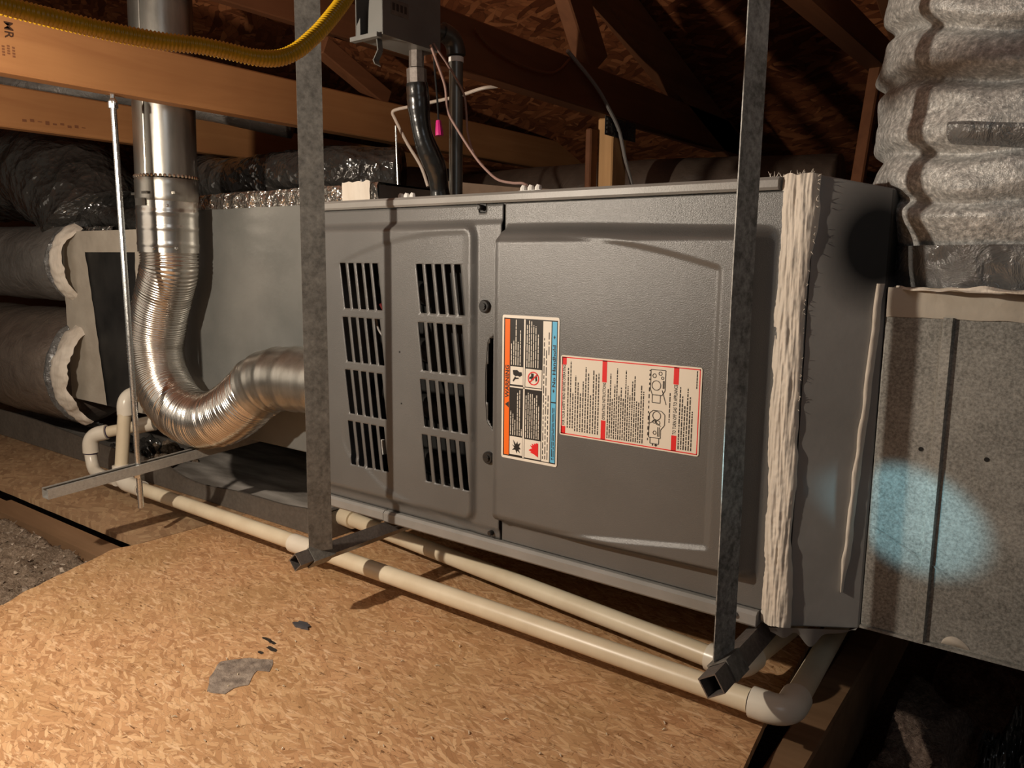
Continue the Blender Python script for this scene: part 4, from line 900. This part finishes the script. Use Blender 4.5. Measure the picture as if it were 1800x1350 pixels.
obj('sealant_bead', MB().grid(lin(0, 1, 9), lin(0, 1, 120), bead2), 'mastic', TRN, True, 'thin cream sealant line near the galvanised plenum')
GP = thing('return_plenum', (1.3, 0.3, 0.14), 'galvanised sheet metal plenum box at right with a standing seam', 'plenum')
bevel(obj('body', MB().box((0.9195, 0.052, 0.143), (1.75, 0.60, 0.556)), 'galv', GP), 0.002)
obj('standing_seam', MB().prism([(0.979, 0.0525), (0.981, 0.0465), (0.990, 0.0460), (0.9925, 0.0525)], 0.143, 0.524, 2), 'galv', GP)
obj('bottom_flange', MB().box((0.9195, 0.0485, 0.1405), (1.75, 0.06, 0.1435)), 'galv', GP)
def mb_top(u, v):
    x = 0.921 + (1.75 - 0.921) * u; z = 0.5225 + 0.0335 * v; z += 0.0015 * nz((x, 0, v), 40) if v in (0, 1) else 0
    return (x, 0.0505 - 0.0022 * math.sin(math.pi * min(1, v * 0.97 + 0.02)) ** .4 + 0.0012 * nz((x, 0, z), 45), z)
obj('mastic_band', MB().grid(lin(0, 1, 200), lin(0, 1, 10), mb_top), 'mastic_flat', GP, True, 'brushed cream sealant band along the top edge')
obj('mastic_dab', MB().grid(lin(0, 1, 16), lin(0, 1, 8), lambda u, v: (1.008 + 0.030 * u, 0.0515 - 0.003 * math.sin(math.pi * u) * math.sin(math.pi * v), 0.1465 + 0.014 * v * math.sin(math.pi * u) ** .6 * (1 - .4 * u))), 'mastic_flat', GP, True)
for (x, z) in ((0.969, 0.372), (0.99 + .045, 0.37)): obj('screw_hole', MB().tube([(x, 0.0525, z), (x, 0.0512, z)], 0.0026, 10), 'black', GP)
obj('crease', MB().tube([(0.922, 0.0522, 0.272), (0.975, 0.0516, 0.245), (1.03, 0.0522, 0.219)], [0.0008, 0.0016, 0.0008], 6), 'galv', GP, True)
# silver flexible duct standing on the plenum
fx, fy = 1.050, 0.187
SF = thing('return_duct', (fx, fy, 0.556), 'fat silver-grey insulated flexible duct rising at upper right', 'duct')
folds = ((0.655, 0.010, 0.8, 0.012), (0.700, 0.011, 2.2, 0.013), (0.765, 0.013, 3.6, 0.020), (0.835, 0.012, 0.4, 0.022), (0.91, 0.012, 5.0, 0.022), (0.985, 0.01, 1.9, 0.02), (1.07, .01, .3, .02), (1.16, .01, 3.3, .02), (1.25, .01, 4.3, .02), (1.34, .01, 1.3, .02))
def flex_r(z, a):
    r = 0.176 + 0.010 * ss(0.64, 0.78, z) - 0.020 * (1 - ss(0.596, 0.64, z))
    r += 0.007 * nz((math.cos(a) * .2, math.sin(a) * .2, z), 9, 2) + 0.005 * nz((math.cos(a) * .2, math.sin(a) * .2, z * 1.6), 22, 6)
    for zc, am, ph, tilt in folds:
        c = zc - (0.012 + 0.16 * max(0.0, zc - 0.66)) * math.sin(a + 1.9) + tilt * 0.5 * math.sin(a + ph) + 0.008 * nz((math.cos(a), math.sin(a), zc), 2.2)
        s_ = 0.0075; d = z - c; k = 0.55 + 0.6 * max(0.0, nz((math.cos(a) * 1.3, math.sin(a) * 1.3, zc * 7), 1.2) + .4)
        r -= am * 1.25 * k * math.exp(-(d / s_) ** 2); r += am * 0.5 * math.exp(-((d - 0.02) / 0.018) ** 2)
    return r
def flex_fn(a, z): r = flex_r(z, a); return (fx + 0.02 * (z - 0.6) + r * math.cos(a), fy + 0.03 * (z - 0.6) + r * math.sin(a), z)
obj('jacket', MB().grid(lin(-math.pi * 1.12, math.pi * 0.35, 190), lin(0.598, 1.10, 240), flex_fn).grid(lin(math.pi * 0.35, math.pi * 0.88, 20), lin(0.598, 1.10, 60), flex_fn), 'silver', SF, True, sharp=180)
def tape_fn(a, v):
    z = 0.5565 + 0.047 * v; r = 0.160 + 0.006 * v + 0.004 * nz((math.cos(a) * .3, math.sin(a) * .3, z * 2), 12, 3) + 0.003 * nz((math.cos(a), math.sin(a), z * 6), 5, 7)
    return (fx + r * math.cos(a), fy + r * math.sin(a), z)
obj('collar_tape', MB().grid(lin(-math.pi, math.pi, 120), lin(0, 1, 12), tape_fn), 'tapeblack', SF, True, 'shiny dark sealing tape round the duct collar')
def tape2_fn(a, v):
    z = 0.706 + 0.022 * v - 0.026 * math.sin(a + 1.9) + 0.003 * nz((a * 2, v, 0), 2); r = flex_r(z, a) + 0.0022 - 0.002 * (v in (0, 1)); return (fx + 0.02 * (z - 0.6) + r * math.cos(a), fy + 0.03 * (z - .6) + r * math.sin(a), z)
obj('tape_band', MB().grid(lin(-math.pi * 0.64, math.pi * .2, 130), lin(0, 1, 8), tape2_fn), 'tapeblack', SF, True, 'dark shiny tape band')
def smudge(a, v):
    r = 0.163 + 0.016 * (1 - v) + 0.006 * nz((a, v * 2, 0), 3) ; return (fx + r * math.cos(a), fy + r * math.sin(a), 0.553 + 0.004 * (1 - abs(2 * v - 1)) + 0.006 * max(0, nz((a * 2, v, 5), 3)))
obj('mastic_smear', MB().grid(lin(-math.pi * 0.75, -math.pi * 0.05, 80), lin(0, 1, 8), smudge), 'mastic', SF, True, 'rough cream sealant at the foot of the collar')

# ------------------------------------------------------------------ things above the furnace
YH = thing('gas_hose', (0.4, -0.43, 0.78), 'yellow corrugated gas hose looping across the top left in front of the strap', 'hose')
P = resample(spline([(0.3913, -0.6802, 0.7805), (0.3846, -0.6538, 0.7800), (0.3851, -0.6283, 0.7791), (0.3856, -0.5965, 0.7788), (0.3932, -0.5658, 0.7771), (0.4017, -0.5279, 0.7769), (0.4126, -0.4943, 0.7785), (0.4209, -0.4693, 0.7774), (0.4301, -0.4438, 0.7755), (0.4351, -0.4205, 0.7790), (0.4396, -0.4027, 0.7886), (0.4417, -0.3858, 0.8030), (0.4437, -0.3684, 0.8206), (0.4415, -0.3386, 0.8538), (0.4350, -0.3118, 0.8881)], 14), 0.0009)
obj('corrugated_jacket', MB().tube(P, [0.0076 + 0.0008 * math.cos(2 * math.pi * i / 4) for i in range(len(P))], 20), 'yellow', YH, True, sharp=180)
JB = thing('switch_box', (0.235, -0.05, 0.898), 'grey electrical switch box with a small label on the joist end above the furnace', 'box')
bx0, bx1, by0, by1, bz0, bz1 = 0.206, 0.262, -0.108, 0.014, 0.899, 1.10
mb = MB(); mb.box((bx1 - 0.0016, by0, bz0), (bx1, by1, bz1)); mb.box((bx0, by0, bz0), (bx1 - 0.0016, by1, bz0 + 0.0016)); mb.box((bx0, by0, bz0 + .0016), (bx0 + 0.0016, by1, bz1)); mb.box((bx0 + .0016, by1 - .0016, bz0 + .0016), (bx1 - .0016, by1, bz1))
obj('body', mb, 'boxgrey', JB)
obj('bottom_lip', MB().box((bx0 - 0.004, by0 - 0.008, bz0 - 0.004), (bx1 - 0.004, by0 + 0.002, bz0 + 0.002)), 'boxgrey', JB)
mb = MB(); y = by0 - 0.0004
for pts in ([(0.232, 0.901), (0.2615, 0.901), (0.2615, 1.0), (0.262, 1.03), (0.25, 0.975), (0.245, 0.955), (0.236, 0.952), (0.234, 0.935)], [(0.2085, 0.902), (0.216, 0.902), (0.216, 0.928), (0.2085, 0.918)]): mb.prism(pts, y, y + 0.0016, 1)
obj('front_flange', mb, 'boxgrey', JB, label='torn-looking grey front flanges')
mb = MB()
for a, b in (((0.244, -0.098, 0.897), (0.248, -0.1, 0.880)), ((0.248, -0.1, 0.880), (0.243, -0.104, 0.866)), ((0.243, -0.104, 0.866), (0.2505, -0.108, 0.858))): mb.beam(a, b, 0.010, 0.0016, (0, 1, 0))
obj('hook_tab', mb, 'boxgrey', JB)
obj('plate', MB().box((bx1, -0.092, 0.930), (bx1 + 0.0006, -0.056, 0.951)), 'pan', JB, label='small rating label on the box side')
mb = MB()
for k in range(4): mb.box((bx1 + .0005, -0.089 + k * 0.008, 0.936), (bx1 + 0.0008, -0.084 + k * 0.008, 0.946))
obj('plate_print', mb, 'lab_ink', JB)
CD = thing('conduit', (0.236, 0.02, 0.69), 'black flexible conduit with a metal fitting dropping from the switch box', 'conduit')
obj('fitting', MB().tube([(0.236, -0.012, 0.899), (0.236, -0.012, 0.875), (0.236, -0.012, 0.873), (0.236, -0.011, 0.852), (0.236, -0.011, 0.85)], [0.0115, 0.0115, 0.0155, 0.0155, 0.013], 8), 'tube', CD)
P = resample(spline([(0.236, -0.011, 0.852), (0.237, -0.006, 0.80), (0.240, 0.002, 0.765), (0.247, 0.020, 0.725), (0.246, 0.028, 0.70), (0.246, 0.032, 0.681)], 12), 0.0016)
obj('hose', MB().tube(P, [0.0165 + 0.0012 * math.sin(i * 0.11) + 0.0006 * nz((i * 0.05, 0, 0), 3) for i in range(len(P))], 24), 'gloss_black', CD, True)
GI = thing('gas_pipe', (0.24, 0.075, 0.682), 'black iron gas pipe standing behind the furnace top, elbow at its head', 'pipe')
obj('pipe', MB().tube([(0.2415, 0.0745, 0.682), (0.2415, 0.0745, 0.905)], 0.0112, 20), 'pipe_steel', GI, True)
obj('elbow', MB().tube(elbow_pts((0.2415, 0.0745, 0.938), (0, 0, 1), (-0.25, -1, 0.1), 0.028), 0.0155, 20), 'iron', GI, True)
obj('thread_tape', MB().tube([(0.2415, 0.0745, 0.899), (0.2415, 0.0745, 0.907)], 0.0122, 16), 'white', GI, True)
obj('pipe', MB().tube([(0.236, 0.05, 0.940), (0.228, 0.019, 0.943)], 0.0112, 16), 'iron', GI, True)
def wire(name, pts, r, mat, label, cat='wire', group=None):
    o = obj(name, MB().tube(spline(pts, 10), r, 8), mat, None, True); return tag(o, label, cat, group)
wire('thermostat_wire', [(0.2635, -0.01, 0.905), (0.2655, 0.0, 0.885), (0.266, 0.02, 0.85), (0.263, 0.03, 0.815), (0.276, 0.04, 0.785), (0.302, 0.05, 0.745), (0.325, 0.05, 0.723), (0.352, 0.046, 0.706), (0.384, 0.04, 0.699), (0.406, 0.035, 0.697), (0.4315, 0.012, 0.691)], 0.0021, 'wire', 'pinkish wire curling down from the switch box to the clip on the furnace top')
wire('thermostat_wire', [(0.2635, -0.004, 0.908), (0.262, 0.03, 0.885), (0.256, 0.075, 0.852), (0.259, 0.08, 0.82), (0.262, 0.08, 0.788), (0.28, 0.075, 0.752), (0.306, 0.066, 0.732)], 0.0018, 'wire', 'thinner wire crossing in front of the black gas pipe')
wire('white_cable', [(0.135, 0.32, 0.918), (0.11, 0.30, 0.913), (0.044, 0.30, 0.905), (-0.065, 0.30, 0.90), (-0.118, 0.30, 0.8975), (-0.131, 0.30, 0.892), (-0.122, 0.30, 0.876), (-0.09, 0.30, 0.828), (-0.05, 0.30, 0.777), (-0.03, 0.30, 0.735)], 0.0034, 'cable', 'white sheathed cable bent like an elbow behind the black conduit', 'cable')
wire('thin_rod', [(-0.102, 0.28, 0.86), (-0.1, 0.28, 0.80), (-0.097, 0.28, 0.735)], 0.0022, 'rod', 'thin bright rod standing behind the coil cabinet below the white cable', 'rod')
wire('stapled_cable', [(0.21, 0.45, 1.0), (0.213, 0.553, 0.953), (0.2115, 0.615, 0.916), (0.2095, 0.667, 0.876), (0.2075, 0.705, 0.815), (0.2075, 0.742, 0.757), (0.21, 0.755, 0.70)], 0.0042, 'greycable', 'grey cable running down over the nail plate and the pale stud', 'cable')
wire('loose_cable', [(0.211, 0.16, 0.975), (0.211, 0.20, 0.955), (0.211, 0.29, 0.942), (0.211, 0.376, 0.944), (0.211, 0.42, 0.958), (0.211, 0.456, 0.985)], 0.0028, 'wood_dark', 'dark slack cable along the side of the dark joist', 'cable')
wn = obj('wire_nut', MB().tube([(0.218, 0.058, 0.808), (0.2205, 0.057, 0.790), (0.221, 0.057, 0.784)], [0.0042, 0.0065, 0.0066], 10), 'pink', None, True); tag(wn, 'magenta wire connector hanging beside the black gas pipe', 'connector')
nl = tag(obj('loose_lead', MB().tube(spline([(0.218, 0.058, 0.809), (0.2165, 0.057, 0.84), (0.218, 0.05, 0.88), (0.222, 0.04, 0.93)], 6), 0.0016, 6), 'black', None, True), 'thin black lead that the magenta connector hangs from', 'wire')

# ------------------------------------------------------------------ odds and ends on the floor
tag(obj('slate_chip', blot((0.142, -0.185, 0), 0.018, 0.009, 2.2, 18, 0.0, 0.003), 'chip'), 'curved dark chip on the floor below the left tube end', 'chip')
wr = random.Random(4); mb = MB()
for i in range(60):
    x, y = wr.uniform(0.1, 0.80), wr.uniform(-0.5, -0.06); a = wr.uniform(0, 3.1); L = wr.uniform(0.002, 0.008)
    mb.tube([(x, y, 0.001), (x + L * .5 * math.cos(a), y + L * .5 * math.sin(a), 0.0025), (x + L * math.cos(a), y + L * math.sin(a), 0.0012)], [0.0006, 0.0009, 0.0005], 4)
tag(obj('wood_splinters', mb, 'pvc'), 'tiny pale splinters scattered on the floor sheet', 'splinters', kind='stuff')
def sheet(c, sx_, sy_, seed, amp, n=46):
    return MB().grid(lin(-1, 1, n), lin(-1, 1, n), lambda u, v: (c[0] + sx_ * u * (1 + .2 * nz((v, seed, 0), 2)), c[1] + sy_ * v * (1 + .2 * nz((u, seed, 1), 2)), c[2] + amp * (nz((u, v, seed), 1.3) + 0.7 * abs(nz((u * 1.2, v * .8, seed), 2.6)) + 0.25 * nz((u, v, seed), 6)) - 0.25 * amp * (u * u + v * v)))
tag(obj('black_plastic_scrap', sheet((1.068, 0.33, -0.105), 0.030, 0.075, 3.0, 0.06), 'blackwrap', None, True, sharp=180), 'crumpled glossy black plastic lying in the bay at bottom right', 'plastic')
tag(obj('torn_wrap', sheet((-1.10, 0.19, 0.035), 0.11, 0.08, 8.0, 0.06), 'blackwrap', None, True, sharp=180), 'torn black wrap lying in the pan under the plenum', 'plastic')
tag(obj('torn_wrap', sheet((-0.98, 0.24, 0.035), 0.07, 0.05, 12.0, 0.04), 'insul', None, True, sharp=180), 'grey fluffy scrap in the pan between plenum and pipes', 'scrap')
